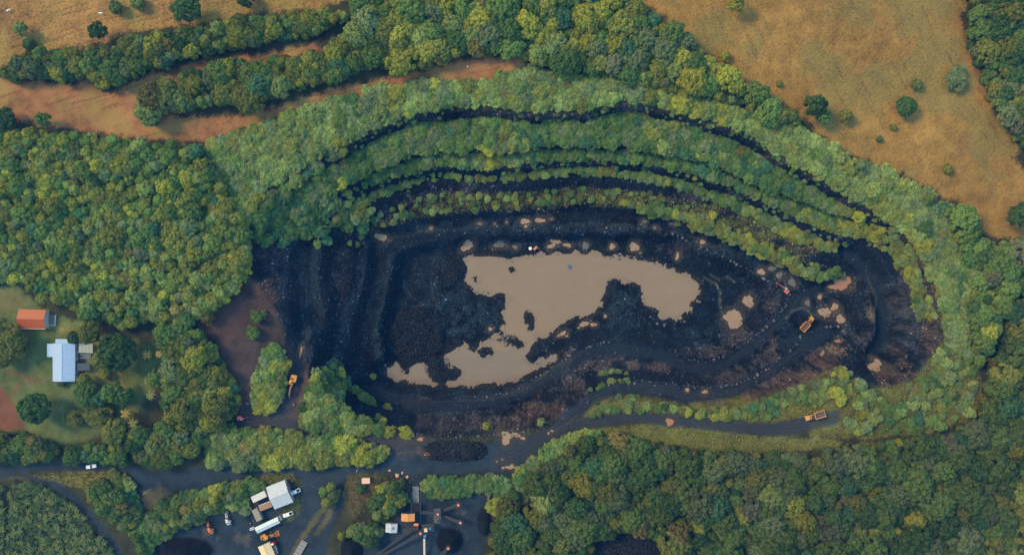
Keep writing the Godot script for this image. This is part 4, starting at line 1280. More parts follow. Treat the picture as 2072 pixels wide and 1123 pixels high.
# shrubs of the rim and the benches: the largest are things, the rest one mass per place
func scrub(g: RandomNumberGenerator) -> void:
	var m := leaf_material(Color(1, 1, 1))
	var fresh := [0.08, 0.9, 1.2, 0.3, 0.05, 1.5, 2.8, 0.06]
	var cool := [1.3, 2.6, 0.7, 0.2, 1.1, 1.4, 0.8, 0.1]
	var lush := [0.9, 2.4, 1.6, 0.7, 0.4, 1.1, 1.2, 0.25]
	for z in [
		# name, group, label place, outline, height, gap, sizes, tones, variant, share kept, one in n is a thing, only where the slope is below
		["rim_shrub", "shrubs of the pale thicket round the rim", "in the rim thicket's", [420,292, 520,256, 600,228, 700,198, 770,172, 850,166, 950,168, 1080,140, 1200,158, 1300,182, 1400,196, 1500,222, 1600,256, 1660,278, 1720,322, 1800,350, 1880,392, 1935,440, 1960,500, 1968,580, 1960,660, 1962,720, 1935,720, 1915,700, 1908,640, 1898,590, 1868,525, 1838,478, 1780,430, 1720,392, 1650,354, 1580,314, 1530,278, 1470,250, 1400,235, 1300,205, 1250,202, 1190,220, 1090,224, 1000,214, 920,211, 840,226, 740,267, 650,310, 600,342, 540,384, 512,425, 505,470, 470,400, 430,330], 0.0, 2.15, 0.5, 1.05, fresh, 7, 0.98, 11, 9.0],
		["bench_shrub", "shrubs on the quarry's green benches", "on the upper bench's", [560,400, 610,362, 660,328, 750,285, 850,245, 930,228, 1000,232, 1090,242, 1190,238, 1250,222, 1300,226, 1400,256, 1470,272, 1530,300, 1580,336, 1650,375, 1720,412, 1780,447, 1820,485, 1845,540, 1870,600, 1880,640, 1860,650, 1846,600, 1826,540, 1788,484, 1735,455, 1668,426, 1610,406, 1520,371, 1455,340, 1340,311, 1280,301, 1130,298, 1080,304, 1000,314, 900,307, 830,321, 760,344, 700,374, 640,410, 600,450, 580,480, 545,470, 540,430], -7.0, 1.9, 0.42, 0.95, cool, 7, 0.98, 12, 0.85],
		["bench_shrub", "shrubs on the quarry's green benches", "on the second bench's", [600,470, 640,412, 700,378, 760,347, 830,324, 900,310, 1000,318, 1080,308, 1130,303, 1280,305, 1340,315, 1458,344, 1525,375, 1614,410, 1670,430, 1737,458, 1745,478, 1703,474, 1625,446, 1558,408, 1480,374, 1425,354, 1336,332, 1280,324, 1200,319, 1110,322, 1060,329, 1000,338, 900,331, 850,339, 780,355, 700,394, 650,450, 620,480], -12.0, 1.8, 0.42, 0.85, cool, 7, 0.98, 12, 0.85],
		["bench_shrub", "shrubs on the quarry's green benches", "on the third bench's", [655,478, 700,412, 780,372, 850,355, 900,348, 1000,356, 1060,348, 1110,341, 1200,338, 1280,343, 1336,352, 1425,374, 1480,394, 1558,429, 1625,467, 1690,492, 1700,512, 1660,505, 1600,485, 1525,442, 1480,421, 1414,394, 1336,370, 1250,357, 1150,352, 1050,364, 960,365, 880,358, 830,377, 760,397, 690,455], -17.0, 1.75, 0.36, 0.78, lush, 6, 0.92, 10, 1.1],
		["bench_shrub", "shrubs on the quarry's green benches", "on the grassy bench's", [700,485, 765,420, 830,400, 880,385, 960,390, 1050,388, 1150,378, 1250,382, 1330,394, 1414,420, 1480,445, 1525,468, 1600,510, 1680,540, 1715,545, 1655,556, 1614,540, 1570,515, 1503,488, 1436,460, 1347,429, 1280,422, 1190,409, 1110,412, 1040,426, 940,430, 860,435, 800,452, 742,466, 730,495, 715,520], -21.0, 2.4, 0.35, 0.7, lush, 6, 0.30, 8, 0.7],
		["bench_shrub", "shrubs on the quarry's green benches", "on the lowest green crest's", [1270,410, 1300,414, 1352,424, 1440,452, 1508,482, 1576,510, 1620,536, 1664,553, 1700,545, 1720,560, 1660,566, 1612,552, 1568,528, 1500,500, 1434,471, 1345,440, 1280,428], -21.0, 2.2, 0.5, 0.9, lush, 6, 0.9, 6, 3.0],
		["bench_shrub", "shrubs on the quarry's green benches", "clinging to the dark wall faces'", [560,440, 600,362, 650,322, 740,280, 840,238, 920,223, 1000,226, 1090,236, 1190,232, 1250,214, 1300,217, 1400,247, 1470,263, 1530,290, 1580,327, 1650,366, 1720,405, 1780,440, 1830,480, 1855,520, 1800,500, 1725,498, 1660,500, 1560,440, 1480,412, 1414,394, 1336,368, 1250,355, 1150,350, 1050,364, 960,366, 880,360, 830,380, 760,398, 690,450, 620,480], -7.0, 1.9, 0.2, 0.48, cool, 6, 0.3, 9, 9.0],
		["bench_shrub", "shrubs on the quarry's green benches", "on the scrub strip down the right wall", [1750,452, 1785,458, 1815,482, 1838,515, 1856,555, 1872,600, 1884,645, 1874,652, 1856,610, 1838,566, 1818,530, 1795,502, 1768,482, 1745,468], -7.0, 1.9, 0.45, 0.85, fresh, 6, 0.95, 6, 9.0],
		["slope_shrub", "shrubs of the grassy slopes below the pit", "on the right-hand grassy corner", [1700,742, 1740,762, 1760,790, 1800,800, 1850,775, 1885,735, 1905,700, 1960,700, 1985,780, 1968,845, 1880,870, 1790,880, 1720,880, 1700,850, 1690,800, 1660,790, 1650,765], 0.0, 1.9, 0.28, 0.72, lush, 7, 0.27, 6, 1.8],
		["slope_shrub", "shrubs of the grassy slopes below the pit", "between the two haul tracks", [1198,818, 1250,802, 1330,810, 1400,824, 1480,816, 1560,799, 1640,774, 1680,764, 1690,800, 1650,822, 1600,815, 1560,850, 1480,850, 1400,840, 1300,830, 1240,835, 1190,842], -1.0, 1.8, 0.35, 0.75, lush, 6, 0.55, 6, 3.0],
		["slope_shrub", "shrubs of the grassy slopes below the pit", "along the ramp's upper edge", [1130,850, 1170,825, 1190,790, 1215,765, 1245,755, 1290,762, 1280,776, 1225,780, 1195,808, 1160,838, 1140,862], -6.0, 1.7, 0.35, 0.65, lush, 6, 0.9, 6, 3.0],
		["slope_shrub", "shrubs of the grassy slopes below the pit", "on the brown earth's green island", [546,698, 564,698, 577,740, 570,788, 552,832, 520,832, 511,792, 530,740], 0.0, 1.9, 0.5, 0.85, [0.2, 2, 2, 1.2, 0.3, 0.6, 1.6, 0.1], 7, 1.0, 4, 3.0],
		["slope_shrub", "shrubs of the grassy slopes below the pit", "on the green spur beside the excavator", [624,795, 636,756, 654,738, 668,745, 690,790, 740,828, 828,862, 832,882, 740,874, 650,868, 612,852, 612,826], -2.0, 1.9, 0.45, 0.85, lush, 7, 0.95, 4, 3.0],
		["hedge_shrub", "shrubs of the lane hedges", "in the hedge above the lane", [430,872, 500,868, 560,880, 640,892, 760,896, 776,918, 740,932, 650,928, 540,936, 430,936], 0.0, 2.6, 0.75, 1.3, lush, 7, 0.97, 4, 3.0],
		["hedge_shrub", "shrubs of the lane hedges", "in the hedge behind the crusher", [858,985, 870,970, 960,972, 1005,968, 1000,985, 920,1000, 865,1005], 0.0, 2.4, 0.65, 1.0, lush, 7, 0.97, 4, 3.0],
		["hedge_shrub", "shrubs of the lane hedges", "in the hedge south of the lane", [290,1060, 330,1015, 430,990, 520,965, 530,980, 500,1000, 500,1035, 460,1020, 400,1048, 330,1085, 300,1110], 0.0, 2.5, 0.6, 1.0, lush, 7, 0.95, 5, 3.0],
		["hedge_shrub", "shrubs of the lane hedges", "in the hedge beside the banana field", [225,960, 250,958, 268,990, 290,1050, 305,1100, 295,1125, 268,1060, 250,1000], 0.0, 2.4, 0.6, 1.0, [0.4, 2, 2, 1.6, 0.3, 0.8, 1.4, 0.1], 7, 0.95, 5, 3.0],
		["hedge_shrub", "shrubs of the lane hedges", "in the thicket right of the yard", [1000,985, 1050,965, 1095,925, 1140,888, 1190,872, 1210,885, 1160,920, 1110,965, 1060,1000, 1010,1030], 0.0, 2.6, 0.75, 1.3, fresh, 7, 0.97, 5, 3.0],
		["slope_shrub", "shrubs of the grassy slopes below the pit", "on the steep left wall's", [520,440, 545,405, 600,375, 640,410, 650,440, 615,480, 560,500, 525,490], -8.0, 2.4, 0.45, 0.85, [2.4, 2.0, 0.4, 0.1, 2.0, 1.0, 0.2, 0.1], 7, 0.38, 4, 9.0],  # shade of the left wall put into darker, bluer leaf tones
		["slope_shrub", "shrubs of the grassy slopes below the pit", "on the left corner benches'", [640,480, 690,440, 740,412, 770,425, 735,465, 690,470, 650,505], -18.0, 2.4, 0.45, 0.9, [2.0, 2.0, 0.4, 0.1, 2.0, 1.0, 0.2, 0.1], 7, 0.4, 4, 1.2],  # leaf tones darkened here too, to carry the corner's shade
	]:
		var where: Array = []
		var tint: Array = []
		var n := 0
		var poly := pts(z[3], z[4])
		for p in spread_in(poly, z[5], 1.0 if z[0] == "rim_shrub" else 0.3, g):
			if g.randf() > z[10] or slope_at(p.x, p.y) > z[12]:
				continue
			var k := zone_at(p.x, p.y)
			if k == 3 or k == 4 or (k == 1 and g.randf() < 0.8):
				continue
			var s := g.randf_range(z[6], z[7])
			if road_near[int((p.y - Z0) / STEP) * NX + int((p.x - X0) / STEP)] < 2.3 + s * 0.8:
				continue
			var tone := toned(p, z[8], g)
			n += 1
			if n % int(z[11]) == 0:
				var w := Vector3(p.x, ground(p.x, p.y) - 0.1, p.y)
				make_tree(z[0], "shrub", z[1], z[2] if not z[2].ends_with("'s") and not z[2].ends_with("s'") else z[2] + part_of(p.x), w, z[9], s * 1.12, tone, g, "tall" if s > 0.9 * z[7] else "low")
			else:
				put_clump(where, tint, p, s, tone, g, 1.3 if z[0] == "rim_shrub" else 1.08)
		copies_of("scrub", crowns[z[9]][0], m, where, tint).set_meta("label", "dense low scrub " + z[2].trim_suffix("'s").trim_suffix("'"))

func part_of(x: float) -> String:
	for q in [[-120.0, " far left end"], [-85.0, " left part"], [-50.0, " mid-left part"], [-15.0, " mid-left half"], [20.0, " middle"], [55.0, " mid-right half"], [90.0, " mid-right part"], [130.0, " right part"], [165.0, " truck end"]]:
		if x < q[0]:
			return q[1]
	return " far right end"

func palms(g: RandomNumberGenerator) -> void:
	var leafm := leaf_material(Color(0.42, 0.29, 0.07))
	var greener := leaf_material(Color(0.25, 0.25, 0.08))
	var trunk := lathe([Vector2(0.0, -0.3), Vector2(0.28, -0.3), Vector2(0.16, 1.0), Vector2(0.13, 6.0), Vector2(0.0, 6.05)], 8)
	for q in [[294, 719, 12.0, "yellow star-shaped palm in the garden's clearing", 0], [320, 717, 9.0, "smaller yellow palm half under the trees", 0], [300, 772, 12.0, "upper palm of the olive pair right of the lawn", 1], [303, 800, 12.0, "lower palm of the olive pair right of the lawn", 1], [252, 838, 13.0, "golden palm of the lower pair by the lawn", 0], [268, 858, 13.0, "olive palm of the lower pair by the lawn", 1]]:
		var p := at(q[0], q[1], 6.0)
		p.y = ground(p.x, p.z)
		var o := thing("palm_tree", q[3], "palm tree", p, g.randf() * 360.0, "palms in the houses' garden")
		part(o, "trunk", trunk, bark)
		var n := 9
		for i in n:
			var st := SurfaceTool.new()
			st.begin(Mesh.PRIMITIVE_TRIANGLES)
			st.set_smooth_group(-1)
			frond(st, q[2] * 0.25, 0.85, 0.9, g)
			st.generate_normals()
			part(o, "frond", st.commit(), leafm if q[4] == 0 else greener, Vector3(0, 6.0, 0), Vector3(0, 360.0 * i / n + g.randf_range(-12, 12), 0))

# an arching leaf along +x: midrib up then down, halves sloping like a roof
func frond(st: SurfaceTool, length: float, wide: float, rise: float, g: RandomNumberGenerator) -> void:
	var prev: Array = []
	for i in 6:
		var t := i / 5.0
		var c := Vector3(length * t, rise * (t * 1.6 - t * t * 2.1), 0)
		var w := wide * sin(PI * clampf(t * 0.86 + 0.12, 0.0, 1.0)) * 0.5
		var now := [c + Vector3(0, -w * 0.45, -w), c, c + Vector3(0, -w * 0.45, w)]
		if i > 0:
			for h in 2:
				for v in [prev[h], now[h], now[h + 1], prev[h], now[h + 1], prev[h + 1]]:
					st.set_color(Color.WHITE)
					st.add_vertex(v)
		prev = now

func bananas(g: RandomNumberGenerator) -> void:
	# rosettes of long arching leaves on short stems, in three makes
	var makes: Array = []
	for v in 3:
		var stx := SurfaceTool.new()
		stx.begin(Mesh.PRIMITIVE_TRIANGLES)
		stx.set_smooth_group(-1)
		for i in 8:
			var one := SurfaceTool.new()
			one.begin(Mesh.PRIMITIVE_TRIANGLES)
			one.set_smooth_group(-1)
			frond(one, g.randf_range(1.4, 2.7), 0.46, g.randf_range(0.4, 1.5), g)
			stx.append_from(one.commit(), 0, Transform3D(Basis(Vector3.UP, TAU * i / 8.0 + g.randf_range(-0.3, 0.3)), Vector3(0, g.randf_range(-0.3, 0.2), 0)))
		stx.generate_normals()
		makes.append(stx.commit())
	var stem := lathe([Vector2(0.0, -0.2), Vector2(0.16, -0.2), Vector2(0.10, 1.9), Vector2(0.0, 1.95)], 7)
	var leafs := [leaf_material(Color(0.09, 0.15, 0.05)), leaf_material(Color(0.15, 0.21, 0.07)), leaf_material(Color(0.2, 0.225, 0.07)), leaf_material(Color(0.06, 0.11, 0.045))]
	var where: Array = []
	var tint: Array = []
	var n := 0
	for poly in [pts([24,985, 40,970, 90,982, 128,1005, 150,1020, 185,1060, 225,1105, 250,1150, 12,1150, 20,1060]), pts([-45,975, 8,975, 14,1040, 4,1150, -45,1150])]:
		for p in spread(poly, 1.95, g):
			n += 1
			if n % 2 == 0 and n < 900 and p.x > -262.0 and p.y < 144.0:
				var lf := g.randi() % 4
				var s := g.randf_range(0.8, 1.25)
				var across: String = "left" if p.x < -244.0 else ("middle" if p.x < -228.0 else "right")
				var down: String = "upper" if p.y < 116.0 else ("central" if p.y < 130.0 else "lower")
				var o := thing("banana_plant", "%s%s banana plant in the plantation's %s %s part" % ["tall " if s > 1.03 else "", ["dark-leaved", "mid green", "yellowish", "very dark"][lf], down, across], "banana plant", Vector3(p.x, ground(p.x, p.y), p.y), g.randf() * 360.0, "banana plants of the lower left field")
				o.scale = Vector3(s, s, s)
				part(o, "stem", stem, leafs[3])
				part(o, "leaves", makes[g.randi() % 3], leafs[lf], Vector3(0, 1.9, 0))
			else:
				var s := g.randf_range(0.8, 1.2)
				where.append(Transform3D(Basis(Vector3.UP, g.randf() * TAU).scaled(Vector3(s, s, s)), Vector3(p.x, ground(p.x, p.y) + 1.8, p.y)))
				var k := g.randf_range(0.5, 1.7)
				tint.append(Color(0.075 * k, 0.125 * k, 0.042 * k))
	copies_of("banana_field", makes[0], leaf_material(Color(1, 1, 1)), where, tint).set_meta("label", "closed mass of banana leaves between the single plants")

func grass(g: RandomNumberGenerator) -> void:
	# a tuft: crossed blades
	var vs := PackedVector3Array()
	var cs := PackedColorArray()
	var ix := PackedInt32Array()
	for i in 14:
		var a := g.randf() * TAU
		var r := g.randf_range(0.0, 0.3)
		var p := Vector3(cos(a) * r, 0, sin(a) * r)
		var tip := p + Vector3(cos(a) * 0.35, g.randf_range(0.35, 0.7), sin(a) * 0.35)
		var w := Vector3(-sin(a), 0, cos(a)) * 0.12
		var b := vs.size()
		vs.append_array([p - w, p + w, tip])
		var f := g.randf_range(0.8, 1.2)
		for q in 3:
			cs.append(Color(f, f, f))
		ix.append_array([b, b + 1, b + 2])
	var tuft := arrays(vs, cs, ix)
	var m := leaf_material(Color(1, 1, 1))
	var where: Array = []
	var tint: Array = []
	for z in [
		[[1690,745, 1760,790, 1850,770, 1905,690, 1960,690, 1990,780, 1968,850, 1880,875, 1780,885, 1700,885, 1640,880, 1640,760], 0.0, 1.15, Color(0.17, 0.165, 0.042)],
		[[1180,850, 1200,812, 1260,803, 1330,812, 1400,826, 1480,818, 1560,801, 1620,780, 1680,762, 1690,800, 1650,830, 1600,848, 1560,858, 1420,846, 1300,834, 1220,838], -1.0, 1.0, Color(0.18, 0.165, 0.04)],
		[[1180,872, 1300,856, 1420,868, 1540,884, 1640,890, 1700,890, 1700,905, 1520,918, 1320,900, 1240,885], 0.0, 1.0, Color(0.20, 0.205, 0.055)],
		[[700,480, 800,430, 900,392, 1050,388, 1190,378, 1280,384, 1400,415, 1500,452, 1600,508, 1680,542, 1600,534, 1500,488, 1400,450, 1280,422, 1110,410, 940,430, 800,455, 740,470], -20.0, 1.3, Color(0.15, 0.15, 0.042)],
		[[1836,474, 1868,515, 1895,562, 1910,610, 1916,660, 1906,665, 1892,600, 1870,545, 1845,505, 1820,478], 0.0, 0.95, Color(0.24, 0.16, 0.04)],
		[[20,962, 130,956, 250,958, 262,985, 160,985], 0.0, 1.2, Color(0.17, 0.155, 0.04)],
		[[330,1008, 430,985, 560,958, 640,968, 560,978, 430,1000], 0.0, 1.2, Color(0.15, 0.16, 0.045)],
		[[695,990, 706,960, 830,965, 830,1000, 770,1010, 720,1050, 700,1020], 0.0, 1.2, Color(0.16, 0.14, 0.05)],
		[[870,895, 980,888, 1100,872, 1110,850, 980,850, 880,862], -6.0, 1.9, Color(0.13, 0.12, 0.05)],
		[[1640,730, 1720,757, 1640,790, 1540,812, 1470,832, 1470,820, 1560,790], -5.0, 1.8, Color(0.15, 0.11, 0.045)],
	]:
		var c: Color = z[3]
		for p in spread(pts(z[0], z[1]), z[2], g):
			var k := zone_at(p.x, p.y)
			if k == 3 or k == 4:
				continue
			var s := g.randf_range(0.7, 1.5)
			where.append(Transform3D(Basis(Vector3.UP, g.randf() * TAU).scaled(Vector3(s, s, s)), Vector3(p.x, ground(p.x, p.y) - 0.04, p.y)))
			var f := g.randf_range(0.65, 1.3)
			f *= 1.5
			tint.append(Color(c.r * f, c.g * f * g.randf_range(0.9, 1.1), c.b * f))
	var dry: Array = []
	var dry_tint: Array = []
	for list in [pasture_east(), pasture_west()]:
		for p in spread(pts(list), 1.0, g):
			if p.y < -150.0 or absf(p.x) > 275.0:
				continue
			var k := int((p.y - Z0) / STEP) * NX + int((p.x - X0) / STEP)
			var s := g.randf_range(0.35, 0.9)
			dry.append(Transform3D(Basis(Vector3.UP, g.randf() * TAU).scaled(Vector3(s, s * 0.7, s)), Vector3(p.x, hgt[k] - 0.04, p.y)))
			var c := col[k]
			var f := g.randf_range(0.85, 1.5)
			dry_tint.append(Color(c.r * f, c.g * f * g.randf_range(0.9, 1.15), c.b * f))
	copies_of("pasture_grass", tuft, m, dry, dry_tint).set_meta("label", "dry tufted grass of the two pastures")
	copies_of("grass_tufts", tuft, m, where, tint).set_meta("label", "yellowish tall grass on banks and verges")

# ---------------------------------------------------------------- buildings
func worn(key: String, r: float, g: float, b: float, rough := 0.6, sc := 0.35, lo := 0.8) -> StandardMaterial3D:
	if not mats.has(key):
		var m := mat(key, r, g, b, rough)
		m.albedo_texture = noise_texture(key.hash() % 1000, 0.03, lo, 1.0, 128, 4)
		m.uv1_triplanar = true
		m.uv1_scale = Vector3.ONE * sc
	return mats[key]

# foot of a thing whose top shows at (u, v) when it is h high
func under(u: float, v: float, h: float) -> Vector3:
	var g := at(u, v, h)
	var y := ground(g.x, g.z)
	g = at(u, v, y + h)
	g.y = ground(g.x, g.z)
	return g

# gabled house, ridge along x: walls, two roof slopes, ridge cap, windows, door
func gable(o: Node3D, lx: float, dz: float, wall_h: float, rise: float, roof_m: Material, wall_m: Material, lift := 0.0, openings := true, seams := 0) -> void:
	var e := dz / 2
	var w := e - 0.35
	part(o, "wall", prism([Vector2(-w, lift - 0.3), Vector2(w, lift - 0.3), Vector2(w, lift + wall_h), Vector2(0, lift + wall_h + rise * w / e - 0.05), Vector2(-w, lift + wall_h)], lx - 0.8), wall_m, Vector3.ZERO, Vector3(0, 90, 0))
	for s in [-1.0, 1.0]:
		var sl := part(o, "roof_slope", prism([Vector2(0, wall_h + rise + 0.08), Vector2(e * s, wall_h + 0.08), Vector2(e * s, wall_h - 0.02), Vector2(0, wall_h + rise - 0.02)], lx), roof_m, Vector3(0, lift, 0), Vector3(0, 90, 0))
		if seams > 0:
			# standing seams of the tin sheets
			for k in range(1, seams):
				var x := lx * (k / float(seams) - 0.5)
				bar(sl, "seam", Vector3(0.02 * s, wall_h + rise + 0.10, x), Vector3((e - 0.02) * s, wall_h + 0.10, x), 0.07, 0.05, roof_m)
	part(o, "ridge_cap", prism([Vector2(-0.22, -0.08), Vector2(0, 0.02), Vector2(0.22, -0.08), Vector2(0.22, -0.02), Vector2(0, 0.09), Vector2(-0.22, -0.02)], lx + 0.02), roof_m, Vector3(0, lift + wall_h + rise + 0.10, 0), Vector3(0, 90, 0))
	if not openings:
		return
	var glass := mat("window_glass", 30, 42, 52, 0.08)
	var frame := mat("window_frame", 205, 205, 200, 0.6)
	for s in [-1.0, 1.0]:
		var n := int(lx / 3.4)
		for i in n:
			var x := (i - (n - 1) / 2.0) * 3.2
			if s > 0 and i == n / 2:
				var d := part(o, "door", bx(Vector3(0.95, 2.0, 0.08)), mat("door", 96, 84, 72, 0.6), Vector3(x, lift + 1.0, s * (w + 0.03)))
				part(d, "handle", bx(Vector3(0.06, 0.14, 0.06), 0.01), mat("steel", 150, 152, 155, 0.4, 0.6), Vector3(0.36, 0, s * 0.06))
			else:
				var f := part(o, "window", bx(Vector3(1.3, 1.0, 0.08), 0.02), frame, Vector3(x, lift + minf(1.5, wall_h - 0.75), s * (w + 0.03)))
				part(f, "pane", bx(Vector3(1.14, 0.84, 0.04), 0.01), glass, Vector3(0, 0, s * 0.035))

func make_buildings() -> void:
	var tin := worn("white_tin", 186, 193, 198, 0.55, 0.2, 0.86)
	var blue_tin := worn("blue_tin", 158, 184, 214, 0.5, 0.2, 0.88)
	var orange := worn("orange_tin", 180, 88, 44, 0.6, 0.3, 0.8)
	var wall_w := mat("pale_wall", 190, 188, 180, 0.8)
	var wood := worn("deck_wood", 104, 66, 56, 0.85, 0.8, 0.75)
	# the orange-roofed house
	var p := under(60, 646, 4.2)
	var o := thing("house", "orange-roofed house with a grey slatted deck at its right end", "house", p, -1.5)
	gable(o, 13.6, 9.6, 2.9, 1.7, orange, wall_w, 0.0, true, 11)
	for i in 12:
		part(o, "deck_board", bx(Vector3(3.6, 0.06, 0.30), 0.01), worn("grey_wood", 128, 130, 134, 0.85, 0.8, 0.75), Vector3(8.7, 0.55, -1.9 + i * 0.44))
	for i in 5:
		part(o, "rail_post", bx(Vector3(0.1, 1.1, 0.1), 0.02), mat("white_paint", 225, 228, 230, 0.6), Vector3(10.5, 0.9, -2.1 + i * 1.25))
	part(o, "handrail", bx(Vector3(0.12, 0.08, 5.4), 0.02), mat("white_paint", 0, 0, 0), Vector3(10.5, 1.48, 0.4))
	part(o, "handrail", bx(Vector3(3.5, 0.08, 0.12), 0.02), mat("white_paint", 0, 0, 0), Vector3(8.75, 1.48, 3.1))
	part(o, "gutter", bx(Vector3(13.4, 0.16, 0.16), 0.03), mat("white_paint", 0, 0, 0), Vector3(0, 2.84, 4.9))
	# the pale blue house
	p = under(124, 734, 4.6)
	o = thing("house", "pale blue metal-roofed house with a left wing and brown deck", "house", p, 90.0)
	gable(o, 19.0, 11.2, 3.2, 1.5, blue_tin, wall_w, 0.0, true, 16)
	part(o, "wing_roof", prism([Vector2(-1.7, 2.75), Vector2(1.7, 3.15), Vector2(1.7, 3.25), Vector2(-1.7, 2.85)], 6.6), blue_tin, Vector3(6.0, 0, -7.0), Vector3(0, -90, 0))
	part(o, "wing_wall", bx(Vector3(6.0, 2.9, 2.8)), wall_w, Vector3(6.0, 1.2, -6.8))
	part(o, "porch_roof", bx(Vector3(2.4, 0.12, 8.4), 0.02), worn("sky_tin", 142, 182, 216, 0.5, 0.2, 0.88), Vector3(10.4, 2.7, -0.4), Vector3(0, 0, -6))
	for s in [-1, 1]:
		part(o, "porch_post", bx(Vector3(0.14, 2.7, 0.14), 0.02), mat("white_paint", 0, 0, 0), Vector3(11.3, 1.3, -0.4 + s * 3.9))
	for i in 8:
		part(o, "deck_board", bx(Vector3(9.4, 0.08, 0.29), 0.01), wood, Vector3(4.4, 0.7, 5.9 + i * 0.31))
	for i in 3:
		part(o, "awning_panel", bx(Vector3(3.8, 0.06, 2.2), 0.02), worn("dark_awning", 52, 70, 84, 0.5, 0.5, 0.8), Vector3(-2.4, 2.5, 6.9 + i * 2.26), Vector3(3, 0, 0))
	for q in [[-0.6, 5.8], [-4.2, 5.8], [-0.6, 12.3], [-4.2, 12.3]]:
		part(o, "awning_post", bx(Vector3(0.12, 2.5, 0.12), 0.02), mat("steel", 150, 152, 155, 0.4, 0.6), Vector3(q[0], 1.2, q[1]))
	part(o, "side_deck", bx(Vector3(4.2, 0.5, 3.2), 0.03), worn("red_deck", 124, 58, 46, 0.85, 0.8, 0.8), Vector3(-7.4, 0.2, 7.2))
	# its pergola, steps and tank stand apart from the walls
	p = under(172, 704, 2.4)
	o = thing("pergola", "glazed pergola with pale roof panels right of the pale blue house", "pergola", p, -2.0)
	for i in 4:
		part(o, "roof_panel", bx(Vector3(1.72, 0.05, 4.6), 0.01), worn("pale_panel", 152, 158, 146, 0.4, 0.4, 0.85), Vector3(-2.7 + i * 1.8, 2.42, 0))
	for s in [-1, 1]:
		part(o, "beam", bx(Vector3(7.4, 0.14, 0.12), 0.02), mat("white_paint", 0, 0, 0), Vector3(0, 2.3, s * 2.4))
		for i in [-1, 0, 1]:
			part(o, "post", bx(Vector3(0.12, 2.3, 0.12), 0.02), mat("white_paint", 0, 0, 0), Vector3(i * 3.5, 1.1, s * 2.4))
	p = under(172, 721, 0.9)
	o = thing("garden_steps", "grey wooden steps with white rails below the pergola", "steps", p, -2.0)
	for i in 5:
		part(o, "tread", bx(Vector3(0.9, 0.08, 1.8), 0.01), mats["grey_wood"], Vector3(-2.0 + i * 0.95, 0.95 - i * 0.17, 0))
	for s in [-1, 1]:
		bar(o, "handrail", Vector3(-2.4, 1.9, s * 1.0), Vector3(2.2, 1.2, s * 1.0), 0.08, 0.08, mat("white_paint", 0, 0, 0))
	p = under(173, 739, 1.5)
	o = thing("water_tank", "small white box tank beside the dark awning", "tank", p, 0.0)
	part(o, "body", bx(Vector3(1.4, 1.3, 1.0), 0.08), mat("white_paint", 0, 0, 0), Vector3(0, 0.75, 0))
	part(o, "lid", cyl(0.25, 0.25, 0.1), mat("steel", 0, 0, 0), Vector3(0.2, 1.44, 0))
	part(o, "stand", bx(Vector3(1.5, 0.2, 1.1), 0.03), mat("dark_steel", 52, 54, 58, 0.6, 0.3), Vector3(0, 0.06, 0))
	# the works: white shed and the low sheds round it
	p = under(563.7, 1002.5, 5.0)
	o = thing("shed", "large white gabled workshop, the biggest roof in the works", "shed", p, 21.5)
	gable(o, 10.0, 11.9, 3.9, 1.5, tin, worn("grey_sheet", 150, 156, 160, 0.6, 0.3, 0.85), 0.0, true, 10)
	part(o, "roller_door", bx(Vector3(0.08, 3.0, 3.6), 0.02), mat("roller_door", 138, 142, 146, 0.5, 0.3), Vector3(4.66, 1.5, -1.8))
	p = under(522.7, 1005.5, 2.6)
	o = thing("container", "white shipping container with rust streaks left of the workshop", "container", p, 25.0)
	container(o, 7.6, 3.3, 2.6, worn("white_rust", 226, 220, 214, 0.6, 0.5, 0.72))
	p = under(535.8, 1025, 2.7)
	o = thing("hut", "rusty tan flat-roofed hut joining the workshop's lower left corner", "hut", p, 21.0)
	container(o, 6.6, 2.9, 2.5, worn("rusty_tan", 178, 140, 112, 0.8, 0.5, 0.62))
	part(o, "white_fascia", bx(Vector3(6.4, 0.3, 0.1), 0.02), mat("white_paint", 0, 0, 0), Vector3(0, 2.45, -1.5))
	p = under(519, 1042.3, 2.7)
	o = thing("hut", "rust-streaked grey container hut above the tyre stack", "hut", p, -65.0)
	container(o, 6.2, 2.9, 2.6, worn("rusty_grey", 168, 158, 146, 0.8, 0.5, 0.6))
	part(o, "white_fascia", bx(Vector3(6.0, 0.3, 0.1), 0.02), mat("white_paint", 0, 0, 0), Vector3(0, 2.4, 1.5))
	p = under(539.5, 1063.8, 2.9)
	o = thing("shed", "long narrow pale-roofed store below the workshop", "shed", p, 25.3)
	gable(o, 12.6, 3.3, 2.2, 0.6, worn("pale_tin", 196, 210, 218, 0.5, 0.2, 0.86), mats["grey_sheet"], 0.0, true, 12)
	part(o, "lean_to", bx(Vector3(1.7, 2.1, 2.6), 0.05), worn("grey_roof", 116, 128, 136, 0.6, 0.3, 0.8), Vector3(7.0, 1.0, -0.4))
	p = under(539, 1121, 3.6)
	o = thing("shed", "beige gabled shed cut by the bottom edge", "shed", p, -66.0)
	gable(o, 9.6, 6.3, 2.6, 1.2, worn("beige_tin", 232, 204, 158, 0.6, 0.3, 0.86), mats["grey_sheet"], 0.0, true, 9)
	p = under(791, 1070, 3.1)
	o = thing("shed", "small white tin roof with a dark patch among trees", "shed", p, 86.0)
	gable(o, 4.4, 5.9, 2.3, 0.7, tin, wall_w, 0.0, true, 5)
	part(o, "roof_patch", bx(Vector3(1.3, 0.03, 1.0), 0.01), mat("dark_patch", 96, 102, 106, 0.7), Vector3(0.1, 2.92, 1.0), Vector3(13.3, 0, 0))
	p = under(824.7, 1048.2, 6.2)
	o = thing("crusher_house", "orange-roofed crusher house on legs beside the feed hopper", "building", p, 90.0)
